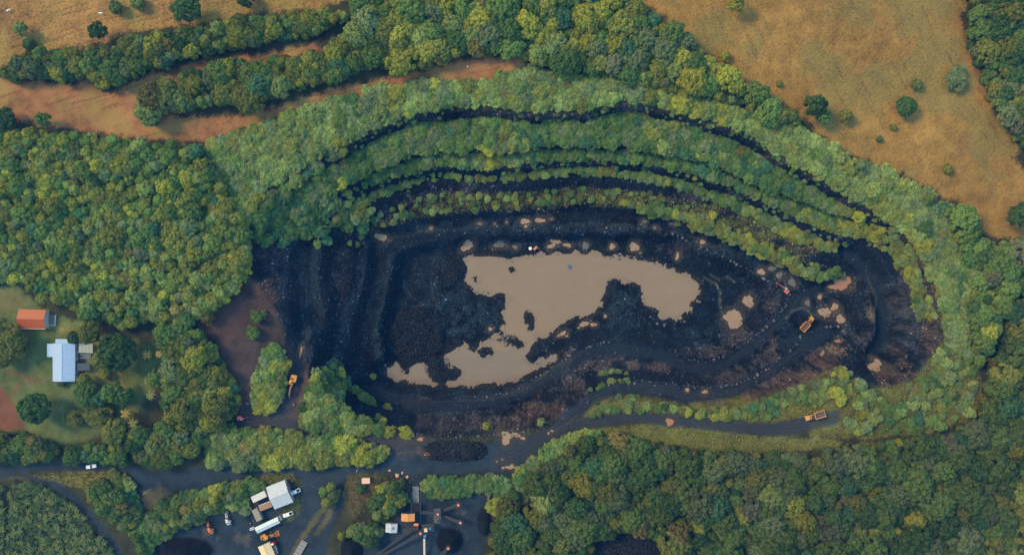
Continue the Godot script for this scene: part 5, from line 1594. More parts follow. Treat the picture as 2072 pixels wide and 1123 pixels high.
	gable(o, 3.8, 6.7, 2.6, 0.7, worn("mustard_tin", 216, 146, 78, 0.55, 0.3, 0.86), worn("dark_sheet", 62, 64, 68, 0.6, 0.3, 0.8), 2.8, false, 5)
	for sx in [-1, 1]:
		for sz in [-1, 1]:
			part(o, "leg", bx(Vector3(0.25, 3.2, 0.25), 0.03), mat("dark_steel", 0, 0, 0), Vector3(sx * 1.3, 1.2, sz * 2.7))
	p = under(739.5, 973.5, 2.4)
	o = thing("site_hut", "small pinkish-beige towed hut on the grass between roads", "hut", p, 2.0)
	part(o, "body", bx(Vector3(3.8, 1.9, 2.5), 0.06), mat("hut_wall", 176, 150, 132, 0.7), Vector3(0, 1.25, 0))
	part(o, "roof", bx(Vector3(4.1, 0.1, 2.8), 0.03), worn("pink_roof", 226, 186, 162, 0.7, 0.4, 0.88), Vector3(0, 2.26, 0))
	part(o, "door", bx(Vector3(0.7, 1.5, 0.06), 0.01), mat("door", 0, 0, 0), Vector3(0.8, 1.1, 1.27))
	bar(o, "drawbar", Vector3(-1.8, 0.5, 0), Vector3(-5.2, 0.4, 0.4), 0.14, 0.14, mat("dark_steel", 0, 0, 0))
	bar(o, "drawbar", Vector3(-2.0, 0.5, 0.9), Vector3(-5.2, 0.4, 0.6), 0.12, 0.12, mat("steel", 0, 0, 0))
	part(o, "tool_tray", bx(Vector3(1.8, 0.4, 1.1), 0.04), mat("dark_steel", 0, 0, 0), Vector3(-3.1, 0.7, 0.1))
	for s in [-1, 1]:
		wheel(o, Vector3(0, 0.35, s * 1.2), 0.36, 0.22)

func container(o: Node3D, lx: float, dz: float, h: float, m: Material) -> void:
	part(o, "body", bx(Vector3(lx - 0.1, h - 0.1, dz - 0.1), 0.04), m, Vector3(0, h / 2, 0))
	part(o, "roof", bx(Vector3(lx, 0.10, dz), 0.03), m, Vector3(0, h, 0))
	for s in [-1, 1]:
		part(o, "door_leaf", bx(Vector3(0.06, h - 0.4, dz / 2 - 0.2), 0.02), m, Vector3(lx / 2 - 0.03, h / 2, s * dz * 0.24))
		part(o, "corner_post", bx(Vector3(0.14, h, 0.14), 0.02), m, Vector3(-lx / 2 + 0.06, h / 2, s * (dz / 2 - 0.06)))
		part(o, "corner_post", bx(Vector3(0.14, h, 0.14), 0.02), m, Vector3(lx / 2 - 0.06, h / 2, s * (dz / 2 - 0.06)))

# ---------------------------------------------------------------- crushing plant
func conveyor(label: String, u0: float, v0: float, h0: float, u1: float, v1: float, h1: float, w := 0.9, head := true, cover: Material = null) -> void:
	var g0 := at(u0, v0, h0)
	var y := ground(g0.x, g0.z)
	var a := at(u0, v0, y + h0)
	var b := at(u1, v1, y + h1)
	var base := Vector3((a.x + b.x) / 2, y, (a.z + b.z) / 2)
	var o := thing("conveyor", label, "conveyor", base)
	a -= base
	b -= base
	var d := (b - a).normalized()
	var side := d.cross(Vector3.UP).normalized()
	bar(o, "belt", a, b, w, 0.14, mat("belt_rubber", 40, 42, 46, 0.9) if cover == null else cover)
	for s in [-1, 1]:
		bar(o, "truss", a + side * s * (w / 2 + 0.1) - Vector3(0, 0.1, 0), b + side * s * (w / 2 + 0.1) - Vector3(0, 0.1, 0), 0.12, 0.45, mat("truss_steel", 74, 80, 88, 0.6, 0.2))
	for t in [0.35, 0.7, 0.94]:
		var q := a.lerp(b, t)
		var gy := ground(base.x + q.x, base.z + q.z) - base.y
		for s in [-1, 1]:
			if q.y - gy > 1.0:
				bar(o, "leg", Vector3(q.x, gy - 0.3, q.z) + side * s * w * 1.1, q + side * s * w * 0.6, 0.14, 0.14, mat("dark_steel", 0, 0, 0))
	if head:
		var hd := part(o, "head_housing", lathe([Vector2(0, -0.5), Vector2(0.75, -0.5), Vector2(0.8, 0.2), Vector2(0.6, 0.5), Vector2(0, 0.55)], 14), mat("red_paint", 176, 72, 52, 0.6), b + Vector3(0, 0.25, 0))
		part(hd, "cap", bx(Vector3(0.9, 0.12, 0.6), 0.04), mat("pale_pink", 216, 168, 142, 0.5), Vector3(0, 0.6, 0))
		part(o, "guard_ring", lathe([Vector2(1.3, -0.06), Vector2(1.42, -0.06), Vector2(1.42, 0.06), Vector2(1.3, 0.06), Vector2(1.3, -0.06)], 18), mat("truss_steel", 0, 0, 0), b + Vector3(0, -0.3, 0))
		part(o, "drum", cyl(0.3, 0.3, w), mat("steel", 0, 0, 0), b - d * 0.2, Vector3(90, rad_to_deg(atan2(-d.z, d.x)), 0))

func make_plant() -> void:
	var dk := mat("dark_steel", 52, 54, 58, 0.6, 0.3)
	var conc := worn("concrete", 128, 132, 132, 0.9, 0.3, 0.75)
	conveyor("left short conveyor from the hopper to the first red head", 851, 1036, 1.5, 886, 1040, 4.5)
	conveyor("upper right conveyor rising to the topmost red head", 896, 1034, 2.0, 927.5, 1021.5, 6.0)
	conveyor("right conveyor rising down to the rightmost red head", 896, 1044, 2.0, 932, 1057.5, 6.0)
	conveyor("bottom conveyor whose red head stands over the black heap", 880, 1136, 1.5, 907, 1109, 8.0)
	conveyor("long slanting conveyor with a red head left of the pale belt", 770, 1126, 1.0, 851, 1079, 5.5)
	conveyor("longest bare conveyor slanting from the crusher to bottom left", 752, 1132, 0.8, 838, 1066, 4.0, 0.9, false)
	conveyor("vertical conveyor under a pale cover leaving the bottom edge", 858.5, 1140, 1.2, 858, 1090, 4.0, 1.0, false, mat("belt_cover", 196, 178, 164, 0.7))
	# feed hopper with its grating, rails and concrete lane
	var p := under(841, 1026.5, 2.5)
	var o := thing("feed_hopper", "square dark feed hopper with steel grating and long side rails", "hopper", p, 0.0)
	for i in 8:
		part(o, "grate_bar", bx(Vector3(0.22, 0.3, 4.4), 0.03), dk, Vector3(-1.9 + i * 0.54, 2.4, 0))
	part(o, "bin", lathe([Vector2(0, 0.2), Vector2(0.9, 0.2), Vector2(2.9, 2.3), Vector2(2.7, 2.3), Vector2(0.8, 0.4), Vector2(0, 0.4)], 4), dk, Vector3.ZERO, Vector3(0, 45, 0))
	for s in [-1, 1]:
		part(o, "side_rail", bx(Vector3(0.2, 0.25, 17.5), 0.03), mat("truss_steel", 74, 80, 88, 0.6, 0.2), Vector3(s * 2.35, 2.5, 0.8))
		for z in [-7.5, -2.2, 2.2, 9.0]:
			part(o, "post", bx(Vector3(0.2, 2.7, 0.2), 0.03), dk, Vector3(s * 2.35, 1.1, z))
	p = under(841, 1001, 0.4)
	o = thing("loading_ramp", "grey concrete loading slab above the feed hopper", "ramp", p, 1.0)
	part(o, "slab", bx(Vector3(3.1, 0.5, 8.2), 0.05), conc, Vector3(0, 0.2, 0))
	for s in [-1, 1]:
		part(o, "kerb", bx(Vector3(0.25, 0.3, 8.2), 0.04), worn("pale_concrete", 150, 152, 152, 0.9, 0.3, 0.8), Vector3(s * 1.42, 0.58, 0))
	p = under(841.6, 1062, 4.0)
	o = thing("transfer_chute", "orange transfer chute below the crusher house", "chute", p, 0.0)
	part(o, "hood", bx(Vector3(2.4, 0.9, 1.2), 0.15), mat("chute_orange", 204, 120, 86, 0.6), Vector3(0, 3.8, 0))
	part(o, "frame", bx(Vector3(2.0, 3.4, 2.6), 0.05), mat("dark_rust", 74, 46, 44, 0.8), Vector3(0, 1.6, 1.8))
	for s in [-1, 1]:
		part(o, "leg", bx(Vector3(0.2, 3.6, 0.2), 0.03), dk, Vector3(s * 1.1, 1.7, -0.3))
	p = under(861, 1073.5, 5.0)
	o = thing("screen_deck", "screening tower with a beige box and a blue motor", "machine", p, 3.0)
	part(o, "frame", bx(Vector3(6.2, 0.25, 4.0), 0.05), dk, Vector3(1.0, 3.4, -0.6))
	for sx in [-1, 1]:
		for sz in [-1, 1]:
			part(o, "leg", bx(Vector3(0.22, 3.6, 0.22), 0.03), dk, Vector3(1.0 + sx * 2.8, 1.6, -0.6 + sz * 1.8))
	part(o, "box", bx(Vector3(1.6, 1.3, 1.7), 0.08), mat("beige_paint", 208, 184, 140, 0.6), Vector3(0, 4.2, 0.1))
	part(o, "motor", bx(Vector3(0.9, 0.9, 1.3), 0.15), mat("blue_paint", 48, 128, 176, 0.5), Vector3(2.2, 4.0, -0.4))
	part(o, "drive_box", bx(Vector3(1.3, 0.9, 1.6), 0.08), mat("slate_blue", 72, 116, 144, 0.6), Vector3(-0.7, 3.9, 3.1))
	p = under(884, 1047, 5.0)
	o = thing("screen_tower", "dark screening tower with stacked grey frames below a red head", "tower", p, 2.0)
	for sx in [-1, 1]:
		for sz in [-1, 1]:
			part(o, "leg", bx(Vector3(0.24, 5.0, 0.24), 0.03), dk, Vector3(sx * 1.5, 2.3, sz * 3.4))
	part(o, "walkway", bx(Vector3(3.6, 0.15, 7.4), 0.03), worn("walkway", 84, 88, 92, 0.7, 0.4, 0.8), Vector3(0, 3.0, 0))
	part(o, "motor_box", bx(Vector3(1.9, 1.0, 1.9), 0.06), worn("olive_box", 110, 106, 92, 0.8, 0.4, 0.75), Vector3(0, 4.2, 1.9))
	part(o, "motor_cover", bx(Vector3(1.1, 0.4, 1.1), 0.06), dk, Vector3(0, 4.8, 1.9))
	part(o, "handrail", bx(Vector3(0.1, 0.1, 7.4), 0.02), mat("truss_steel", 0, 0, 0), Vector3(1.8, 4.0, 0))
	part(o, "handrail", bx(Vector3(0.1, 0.1, 7.4), 0.02), mat("truss_steel", 0, 0, 0), Vector3(-1.8, 4.0, 0))
	# silver tank with its discharge pipe in the hedge
	p = under(805.5, 980, 3.2)
	o = thing("silo", "silvery round tank with a slanting pink pipe at the hedge", "tank", p, 60.0)
	part(o, "shell", lathe([Vector2(0, 0), Vector2(0.95, 0), Vector2(0.95, 2.7), Vector2(0.55, 3.2), Vector2(0, 3.3)], 16), mat("silver", 176, 184, 184, 0.4, 0.2))
	part(o, "hatch", cyl(0.25, 0.25, 0.15), dk, Vector3(0, 3.35, 0))
	bar(o, "pipe", Vector3(-0.9, 2.2, 0), Vector3(-4.6, 1.0, 0.3), 0.4, 0.4, mat("pink_pipe", 198, 152, 134, 0.6))
	# weighbridge of grey planks with its approach strips
	p = under(606, 1112, 0.6)
	o = thing("weighbridge", "grey planked weighbridge at the bottom of the strip road", "weighbridge", p, 60.0)
	for i in 14:
		part(o, "plank", bx(Vector3(0.62, 0.18, 3.5), 0.02), worn("plank%d" % (i % 3), 138 + 12 * (i % 3), 134 + 11 * (i % 3), 128 + 10 * (i % 3), 0.9, 0.6, 0.75), Vector3(-4.4 + i * 0.68, 0.42, 0))
	for s in [-1, 1]:
		part(o, "side_beam", bx(Vector3(9.6, 0.35, 0.2), 0.03), dk, Vector3(0, 0.4, s * 1.85))

# ---------------------------------------------------------------- vehicles
func wheel(o: Node3D, pos: Vector3, r: float, w: float, rim_m: Material = null) -> void:
	var t := part(o, "wheel", lathe([Vector2(0, -w / 2), Vector2(r * 0.86, -w / 2), Vector2(r, -w * 0.3), Vector2(r, w * 0.3), Vector2(r * 0.86, w / 2), Vector2(0, w / 2)], 16), mat("tyre", 26, 27, 29, 0.9), pos, Vector3(90, 0, 0))
	part(t, "rim", cyl(r * 0.5, r * 0.5, w + 0.05, 12), rim_m if rim_m else mat("rim_steel", 150, 150, 150, 0.4, 0.5))

func excavator(label: String, u: float, v: float, deg: float, reach: float, body_m: Material, roof_m: Material, arm_m: Material, size := 1.0) -> void:
	var p := on_ground(u, v)
	var o := thing("excavator", label, "excavator", p, deg)
	o.scale = Vector3.ONE * size
	var dk := mat("dark_steel", 0, 0, 0)
	for s in [-1, 1]:
		part(o, "track", prism([Vector2(-2.1, 0.2), Vector2(-1.8, 0.0), Vector2(1.8, 0.0), Vector2(2.1, 0.2), Vector2(2.1, 0.65), Vector2(1.8, 0.9), Vector2(-1.8, 0.9), Vector2(-2.1, 0.65)], 0.6), mat("track_steel", 44, 42, 42, 0.8, 0.3), Vector3(0, 0, s * 1.15))
	part(o, "undercarriage", bx(Vector3(2.4, 0.5, 1.8), 0.08), dk, Vector3(0, 0.7, 0))
	part(o, "turntable", cyl(0.8, 0.8, 0.25, 16), dk, Vector3(0, 1.05, 0))
	var b := part(o, "engine_house", bx(Vector3(2.6, 1.1, 2.7), 0.18), body_m, Vector3(-1.0, 1.75, 0))
	part(b, "exhaust", cyl(0.09, 0.09, 0.5, 8), dk, Vector3(-0.6, 0.75, 0.7))
	part(b, "grille", bx(Vector3(0.9, 0.06, 1.1), 0.02), mat("dark_rust", 74, 46, 44, 0.8), Vector3(0.1, 0.56, 0.4))
	part(o, "counterweight", bx(Vector3(0.7, 1.0, 2.6), 0.22), body_m, Vector3(-2.4, 1.65, 0))
	var c := part(o, "cab", bx(Vector3(1.7, 1.6, 1.0), 0.12), roof_m, Vector3(0.7, 2.1, 0.85))
	part(c, "windscreen", bx(Vector3(0.05, 0.9, 0.8), 0.02), mat("window_glass", 0, 0, 0), Vector3(0.85, 0.15, 0))
	part(c, "roof_hatch", bx(Vector3(0.6, 0.04, 0.6), 0.01), mat("window_glass", 0, 0, 0), Vector3(0.3, 0.81, 0))
	part(o, "boom", prism([Vector2(0.3, 1.4), Vector2(0.2, 1.9), Vector2(reach * 0.36, 4.2), Vector2(reach * 0.7, 3.3), Vector2(reach * 0.7, 2.9), Vector2(reach * 0.36, 3.6), Vector2(0.7, 1.4)], 0.55), arm_m, Vector3(0, 0, -0.15))
	part(o, "stick", prism([Vector2(reach * 0.64, 3.5), Vector2(reach * 0.72, 3.5), Vector2(reach * 0.98, 1.0), Vector2(reach * 0.92, 0.9)], 0.4), arm_m, Vector3(0, 0, -0.15))
	bar(o, "hydraulic_ram", Vector3(reach * 0.3, 4.2, -0.15), Vector3(reach * 0.66, 3.7, -0.15), 0.18, 0.18, mat("steel", 150, 152, 155, 0.4, 0.6))
	part(o, "bucket", prism([Vector2(reach * 0.9, 1.1), Vector2(reach * 1.02, 1.1), Vector2(reach * 1.06, 0.5), Vector2(reach * 0.96, 0.1), Vector2(reach * 0.86, 0.35), Vector2(reach * 0.95, 0.45)], 1.1), arm_m, Vector3(0, 0, -0.15))

# an open tray of boxes with a floor and walls, front towards +x
func tray(o: Node3D, called: String, lx: float, dz: float, h: float, m: Material, inner: Material, pos: Vector3) -> Node3D:
	var f := part(o, called, bx(Vector3(lx, 0.18, dz), 0.03), m, pos)
	part(f, "bed_lining", bx(Vector3(lx - 0.5, 0.08, dz - 0.5), 0.02), inner, Vector3(0, 0.12, 0))
	for s in [-1, 1]:
		part(f, "side_wall", bx(Vector3(lx, h, 0.2), 0.04), m, Vector3(0, h / 2, s * (dz / 2 - 0.1)))
	part(f, "head_wall", bx(Vector3(0.25, h * 1.15, dz), 0.05), m, Vector3(lx / 2 - 0.1, h * 0.56, 0))
	part(f, "tail_lip", bx(Vector3(0.2, h * 0.35, dz), 0.04), m, Vector3(-lx / 2 + 0.1, h * 0.17, 0))
	return f

func hauler(label: String, u: float, v: float, deg: float, size: float, yellow: Material) -> void:
	var p := on_ground(u, v)
	var o := thing("dump_truck", label, "dump truck", p, deg)
	o.scale = Vector3.ONE * size
	var dk := mat("dark_steel", 0, 0, 0)
	part(o, "chassis", bx(Vector3(8.6, 0.5, 1.3), 0.06), dk, Vector3(-0.3, 1.1, 0))
	tray(o, "dump_body", 5.6, 3.4, 1.1, yellow, worn("bed_dirt", 104, 84, 78, 0.9, 0.5, 0.75), Vector3(-2.2, 1.9, 0))
	part(o, "bonnet", bx(Vector3(2.1, 1.1, 2.4), 0.3), yellow, Vector3(3.9, 1.75, 0))
	part(o, "bumper", bx(Vector3(0.5, 0.5, 2.9), 0.1), yellow, Vector3(4.9, 1.0, 0))
	var c := part(o, "cab", bx(Vector3(1.5, 1.4, 1.9), 0.12), yellow, Vector3(2.2, 2.3, 0.15))
	part(c, "windscreen", bx(Vector3(0.05, 0.7, 1.6), 0.02), mat("window_glass", 0, 0, 0), Vector3(0.75, 0.15, 0))
	part(c, "roof", bx(Vector3(1.1, 0.06, 1.5), 0.02), dk, Vector3(-0.1, 0.72, 0))
	part(o, "deck", bx(Vector3(0.9, 0.15, 2.9), 0.03), dk, Vector3(1.2, 1.75, 0))
	for s in [-1, 1]:
		wheel(o, Vector3(3.4, 0.85, s * 1.35), 0.85, 0.6, yellow)
		wheel(o, Vector3(-1.6, 0.85, s * 1.35), 0.85, 0.6, yellow)
		wheel(o, Vector3(-3.5, 0.85, s * 1.35), 0.85, 0.6, yellow)
		part(o, "mirror", bx(Vector3(0.1, 0.4, 0.25), 0.02), dk, Vector3(3.0, 2.5, s * 1.55))
		part(o, "headlight", cyl(0.14, 0.14, 0.08, 10), mat("lamp_glass", 230, 230, 220, 0.2), Vector3(5.12, 1.25, s * 0.9), Vector3(0, 0, 90))

func loader(label: String, u: float, v: float, deg: float, size: float, paint_m: Material, dirty: Material) -> void:
	var p := on_ground(u, v)
	var o := thing("wheel_loader", label, "wheel loader", p, deg)
	o.scale = Vector3.ONE * size
	var dk := mat("dark_steel", 0, 0, 0)
	part(o, "engine_hood", bx(Vector3(2.6, 1.2, 1.7), 0.22), paint_m, Vector3(-2.3, 1.8, 0))
	part(o, "radiator_grille", bx(Vector3(0.9, 0.05, 1.0), 0.02), dk, Vector3(-2.7, 2.42, 0))
	part(o, "counterweight", bx(Vector3(0.6, 0.8, 2.2), 0.15), paint_m, Vector3(-3.6, 1.3, 0))
	var c := part(o, "cab", bx(Vector3(1.4, 1.6, 1.5), 0.1), dirty, Vector3(-0.5, 2.4, 0))
	part(c, "windscreen", bx(Vector3(0.05, 0.9, 1.3), 0.02), mat("window_glass", 0, 0, 0), Vector3(0.7, 0.1, 0))
	part(c, "roof", bx(Vector3(1.3, 0.08, 1.4), 0.03), paint_m, Vector3(0, 0.83, 0))
	part(o, "front_frame", bx(Vector3(1.8, 0.8, 1.1), 0.1), dirty, Vector3(1.2, 1.2, 0))
	part(o, "articulation", cyl(0.3, 0.3, 0.9, 10), dk, Vector3(0.2, 1.1, 0))
	for s in [-1, 1]:
		bar(o, "lift_arm", Vector3(0.7, 2.0, s * 0.5), Vector3(3.4, 0.8, s * 0.55), 0.25, 0.4, paint_m)
		wheel(o, Vector3(1.3, 0.8, s * 1.1), 0.8, 0.6, paint_m)
		wheel(o, Vector3(-2.0, 0.8, s * 1.1), 0.8, 0.6, paint_m)
		part(o, "mudguard", bx(Vector3(1.5, 0.12, 0.65), 0.04), paint_m, Vector3(-2.0, 1.72, s * 1.15))
	bar(o, "tilt_ram", Vector3(0.8, 2.1, 0), Vector3(2.9, 1.5, 0), 0.2, 0.2, mat("steel", 150, 152, 155, 0.4, 0.6))
	part(o, "bucket", prism([Vector2(3.3, 1.25), Vector2(3.15, 0.6), Vector2(3.4, 0.12), Vector2(4.6, 0.1), Vector2(4.6, 0.2), Vector2(3.55, 0.3), Vector2(3.35, 0.65), Vector2(3.45, 1.2)], 2.7), dirty)
	for s in [-1, 1]:
		part(o, "bucket_cheek", prism([Vector2(3.3, 1.22), Vector2(3.17, 0.6), Vector2(3.4, 0.14), Vector2(4.5, 0.12)], 0.08), dirty, Vector3(0, 0, s * 1.3))

func pickup(label: String, u: float, v: float, deg: float, bed: bool) -> void:
	var p := on_ground(u, v)
	var o := thing("pickup_truck" if bed else "parked_car", label, "pickup truck" if bed else "car", p, deg)
	var wh := mat("car_white", 232, 234, 236, 0.3)
	wh.clearcoat_enabled = true
	var dk := mat("bed_black", 34, 36, 40, 0.8)
	part(o, "body", bx(Vector3(5.3, 0.62, 1.85), 0.16), wh, Vector3(0, 0.72, 0))
	part(o, "bonnet", prism([Vector2(-0.75, 0), Vector2(0.75, 0), Vector2(0.72, 0.10), Vector2(-0.75, 0.2)], 1.6), wh, Vector3(1.75, 1.02, 0))
	var c := part(o, "cabin", prism([Vector2(-1.1, 0), Vector2(1.2, 0), Vector2(0.55, 0.62), Vector2(-0.95, 0.65)], 1.6), wh, Vector3(0.1 if bed else -0.6, 1.0, 0))
	var gl := mat("window_glass", 0, 0, 0)
	part(c, "windscreen", bx(Vector3(0.86, 0.04, 1.4), 0.01), gl, Vector3(0.90, 0.33, 0), Vector3(0, 0, -43.5))
	part(c, "rear_window", bx(Vector3(0.05, 0.42, 1.3), 0.01), gl, Vector3(-1.05, 0.38, 0), Vector3(0, 0, -13))
	for s in [-1, 1]:
		part(c, "side_window", bx(Vector3(1.3, 0.38, 0.03), 0.01), gl, Vector3(-0.2, 0.33, s * 0.80))
		wheel(o, Vector3(1.65, 0.36, s * 0.84), 0.37, 0.24)
		wheel(o, Vector3(-1.65, 0.36, s * 0.84), 0.37, 0.24)
		part(o, "headlight", bx(Vector3(0.08, 0.16, 0.36), 0.02), mat("lamp_glass", 230, 230, 220, 0.2), Vector3(2.62, 0.82, s * 0.66))
		part(o, "mirror", bx(Vector3(0.14, 0.16, 0.2), 0.03), wh, Vector3(1.0, 1.2, s * 1.0))
	if bed:
		part(o, "bed_floor", bx(Vector3(1.5, 0.06, 1.36), 0.02), dk, Vector3(-1.78, 1.05, 0))
		for s in [-1, 1]:
			part(o, "bed_side", bx(Vector3(1.75, 0.3, 0.16), 0.04), wh, Vector3(-1.75, 1.15, s * 0.80))
		part(o, "tailgate", bx(Vector3(0.12, 0.3, 1.7), 0.03), wh, Vector3(-2.58, 1.15, 0))
	else:
		part(o, "boot_lid", bx(Vector3(0.8, 0.12, 1.6), 0.05), wh, Vector3(-2.1, 1.05, 0))

func make_machines() -> void:
	var yel := worn("machine_yellow", 222, 156, 56, 0.6, 0.6, 0.7)
	var dull := worn("dull_yellow", 196, 132, 62, 0.7, 0.6, 0.6)
	var ora := worn("machine_orange", 232, 128, 44, 0.5, 0.6, 0.8)
	var rusty := worn("rusty_machine", 136, 80, 48, 0.8, 0.6, 0.55)
	var whi := worn("machine_white", 226, 222, 210, 0.5, 0.6, 0.84)
	var dirty_white := worn("dirty_white", 188, 176, 152, 0.7, 0.6, 0.6)
	excavator("yellow tracked excavator reaching down the brown haul road", 595, 770, -104.0, 8.2, yel, mat("cab_yellow", 232, 160, 46, 0.5), dull, 1.15)
	excavator("white and orange-red excavator working at the boulder edge", 1588, 587, 138.0, 7.0, worn("salmon_paint", 216, 118, 96, 0.6, 0.6, 0.75), whi, worn("brick_paint", 170, 70, 58, 0.7, 0.6, 0.75), 0.85)
	excavator("small red digger parked on the brown track", 489, 845, 3.0, 4.4, mat("bright_red", 226, 96, 90, 0.5), mat("pink_roof_paint", 220, 130, 122, 0.5), mat("dark_red", 150, 60, 62, 0.6), 0.72)
	hauler("yellow dump truck with an empty brown bed inside the pit", 1632, 655, 48.0, 0.95, yel)
	hauler("pale yellow dump truck parked at the end of the upper track", 1648, 840, 197.0, 0.98, worn("pale_yellow", 226, 166, 92, 0.6, 0.6, 0.72))
	loader("bright yellow wheel loader beside the long narrow store", 545, 1083, 13.0, 1.06, yel, ora)
	loader("rusty orange wheel loader facing the hedge in the yard", 425, 1065, 116.0, 0.9, ora, rusty)
	loader("white wheel loader facing the hedge in the yard", 461, 1048, 108.0, 0.82, whi, dirty_white)
	pickup("white pickup truck nosed up to the workshop's right wall", 598, 994, 205.0, true)
	pickup("white pickup truck parked on grass below the workshop", 583, 1040, 200.0, true)
	pickup("white car half under trees on the lane at left", 185, 943, 8.0, false)
	# tipper at the bottom edge
	var p := on_ground(557, 1107)
	var o := thing("tipper_truck", "truck with red and white cab and grey bed beside the beige shed", "truck", p, 106.0)
	part(o, "chassis", bx(Vector3(6.4, 0.4, 1.0), 0.05), mat("dark_steel", 0, 0, 0), Vector3(-0.2, 0.8, 0))
	var c := part(o, "cab", bx(Vector3(1.5, 1.6, 2.1), 0.15), mat("cab_red", 168, 40, 40, 0.4), Vector3(2.5, 1.7, 0))
	part(c, "windscreen", bx(Vector3(0.05, 0.7, 1.8), 0.02), mat("window_glass", 0, 0, 0), Vector3(0.75, 0.3, 0))
	part(c, "roof_panel", bx(Vector3(0.8, 0.06, 1.1), 0.02), mat("car_white", 0, 0, 0), Vector3(0.0, 0.82, -0.3))
	var bed := tray(o, "bed", 4.4, 2.4, 0.7, worn("bed_steel", 96, 106, 108, 0.7, 0.5, 0.8), worn("bed_grey", 128, 138, 138, 0.8, 0.5, 0.8), Vector3(-0.9, 1.2, 0))
	part(bed, "cross_bar", bx(Vector3(0.12, 0.1, 2.2), 0.02), mat("dark_steel", 0, 0, 0), Vector3(0.2, 0.72, 0))
	for s in [-1, 1]:
		for x in [2.3, -1.2, -2.3]:
			wheel(o, Vector3(x, 0.5, s * 1.0), 0.5, 0.35)
	# pump sets by the pond
	p = on_ground(1073, 503)
	o = thing("white_crate", "small white crate beside the orange pump set", "crate", p, 14.0)
	part(o, "body", bx(Vector3(1.5, 0.9, 1.5), 0.08), mat("white_paint", 0, 0, 0), Vector3(0, 0.5, 0))
	part(o, "lid", bx(Vector3(1.6, 0.1, 1.6), 0.03), mat("white_paint", 0, 0, 0), Vector3(0, 1.0, 0))
	part(o, "skid", bx(Vector3(1.3, 0.12, 1.3), 0.02), mat("dark_steel", 0, 0, 0), Vector3(0, 0.04, 0))
	p = on_ground(1083.5, 502.5)
	o = thing("pump_set", "orange wheeled pump set on the pond's upper shore", "pump", p, 46.0)
	part(o, "canopy", bx(Vector3(2.5, 1.1, 1.25), 0.12), ora, Vector3(0, 1.0, 0))
	part(o, "exhaust", cyl(0.08, 0.08, 0.4, 8), mat("dark_steel", 0, 0, 0), Vector3(0.8, 1.7, 0.3))
	part(o, "side_stripe", bx(Vector3(2.2, 0.1, 0.2), 0.02), mat("pale_pink", 236, 190, 168, 0.5), Vector3(0, 1.57, -0.3))
	bar(o, "drawbar", Vector3(1.2, 0.5, 0), Vector3(2.2, 0.35, 0), 0.1, 0.1, mat("dark_steel", 0, 0, 0))
	for s in [-1, 1]:
		wheel(o, Vector3(0, 0.35, s * 0.65), 0.35, 0.2)
	p = on_ground(1090.5, 503)
	o = thing("fuel_drum", "tiny white drum right of the orange pump set", "drum", p, 0.0)
	part(o, "shell", cyl(0.32, 0.32, 0.9, 12), mat("white_paint", 0, 0, 0), Vector3(0, 0.45, 0))
	part(o, "lid", cyl(0.3, 0.3, 0.05, 12), mat("steel", 0, 0, 0), Vector3(0, 0.92, 0))
	p = at(1153, 540, POND_Y)
	o = thing("pump_raft", "blue round pump raft floating on the muddy pond", "raft", p, 20.0)
	part(o, "float_ring", lathe([Vector2(0.75, -0.1), Vector2(1.2, -0.1), Vector2(1.3, 0.12), Vector2(1.15, 0.32), Vector2(0.8, 0.32), Vector2(0.7, 0.12), Vector2(0.75, -0.1)], 20), mat("raft_blue", 62, 104, 136, 0.5))
	part(o, "pump_body", cyl(0.4, 0.3, 0.8, 12), mat("slate_blue", 72, 116, 144, 0.6), Vector3(0, 0.35, 0))
	for s in [-1, 1]:
		part(o, "strut", bx(Vector3(2.0, 0.08, 0.12), 0.02), mat("steel", 0, 0, 0), Vector3(0, 0.36, s * 0.28))

# ---------------------------------------------------------------- small things
func stone(sd: int) -> Mesh:
	var g := RandomNumberGenerator.new()
	g.seed = sd
	var pool := PackedVector3Array()
	for i in 11:
		var d := Vector3(g.randfn(), g.randfn() * 0.8, g.randfn()).normalized()
		pool.append(d * g.randf_range(0.75, 1.1))
	return hull(pool, Vector3.ZERO)

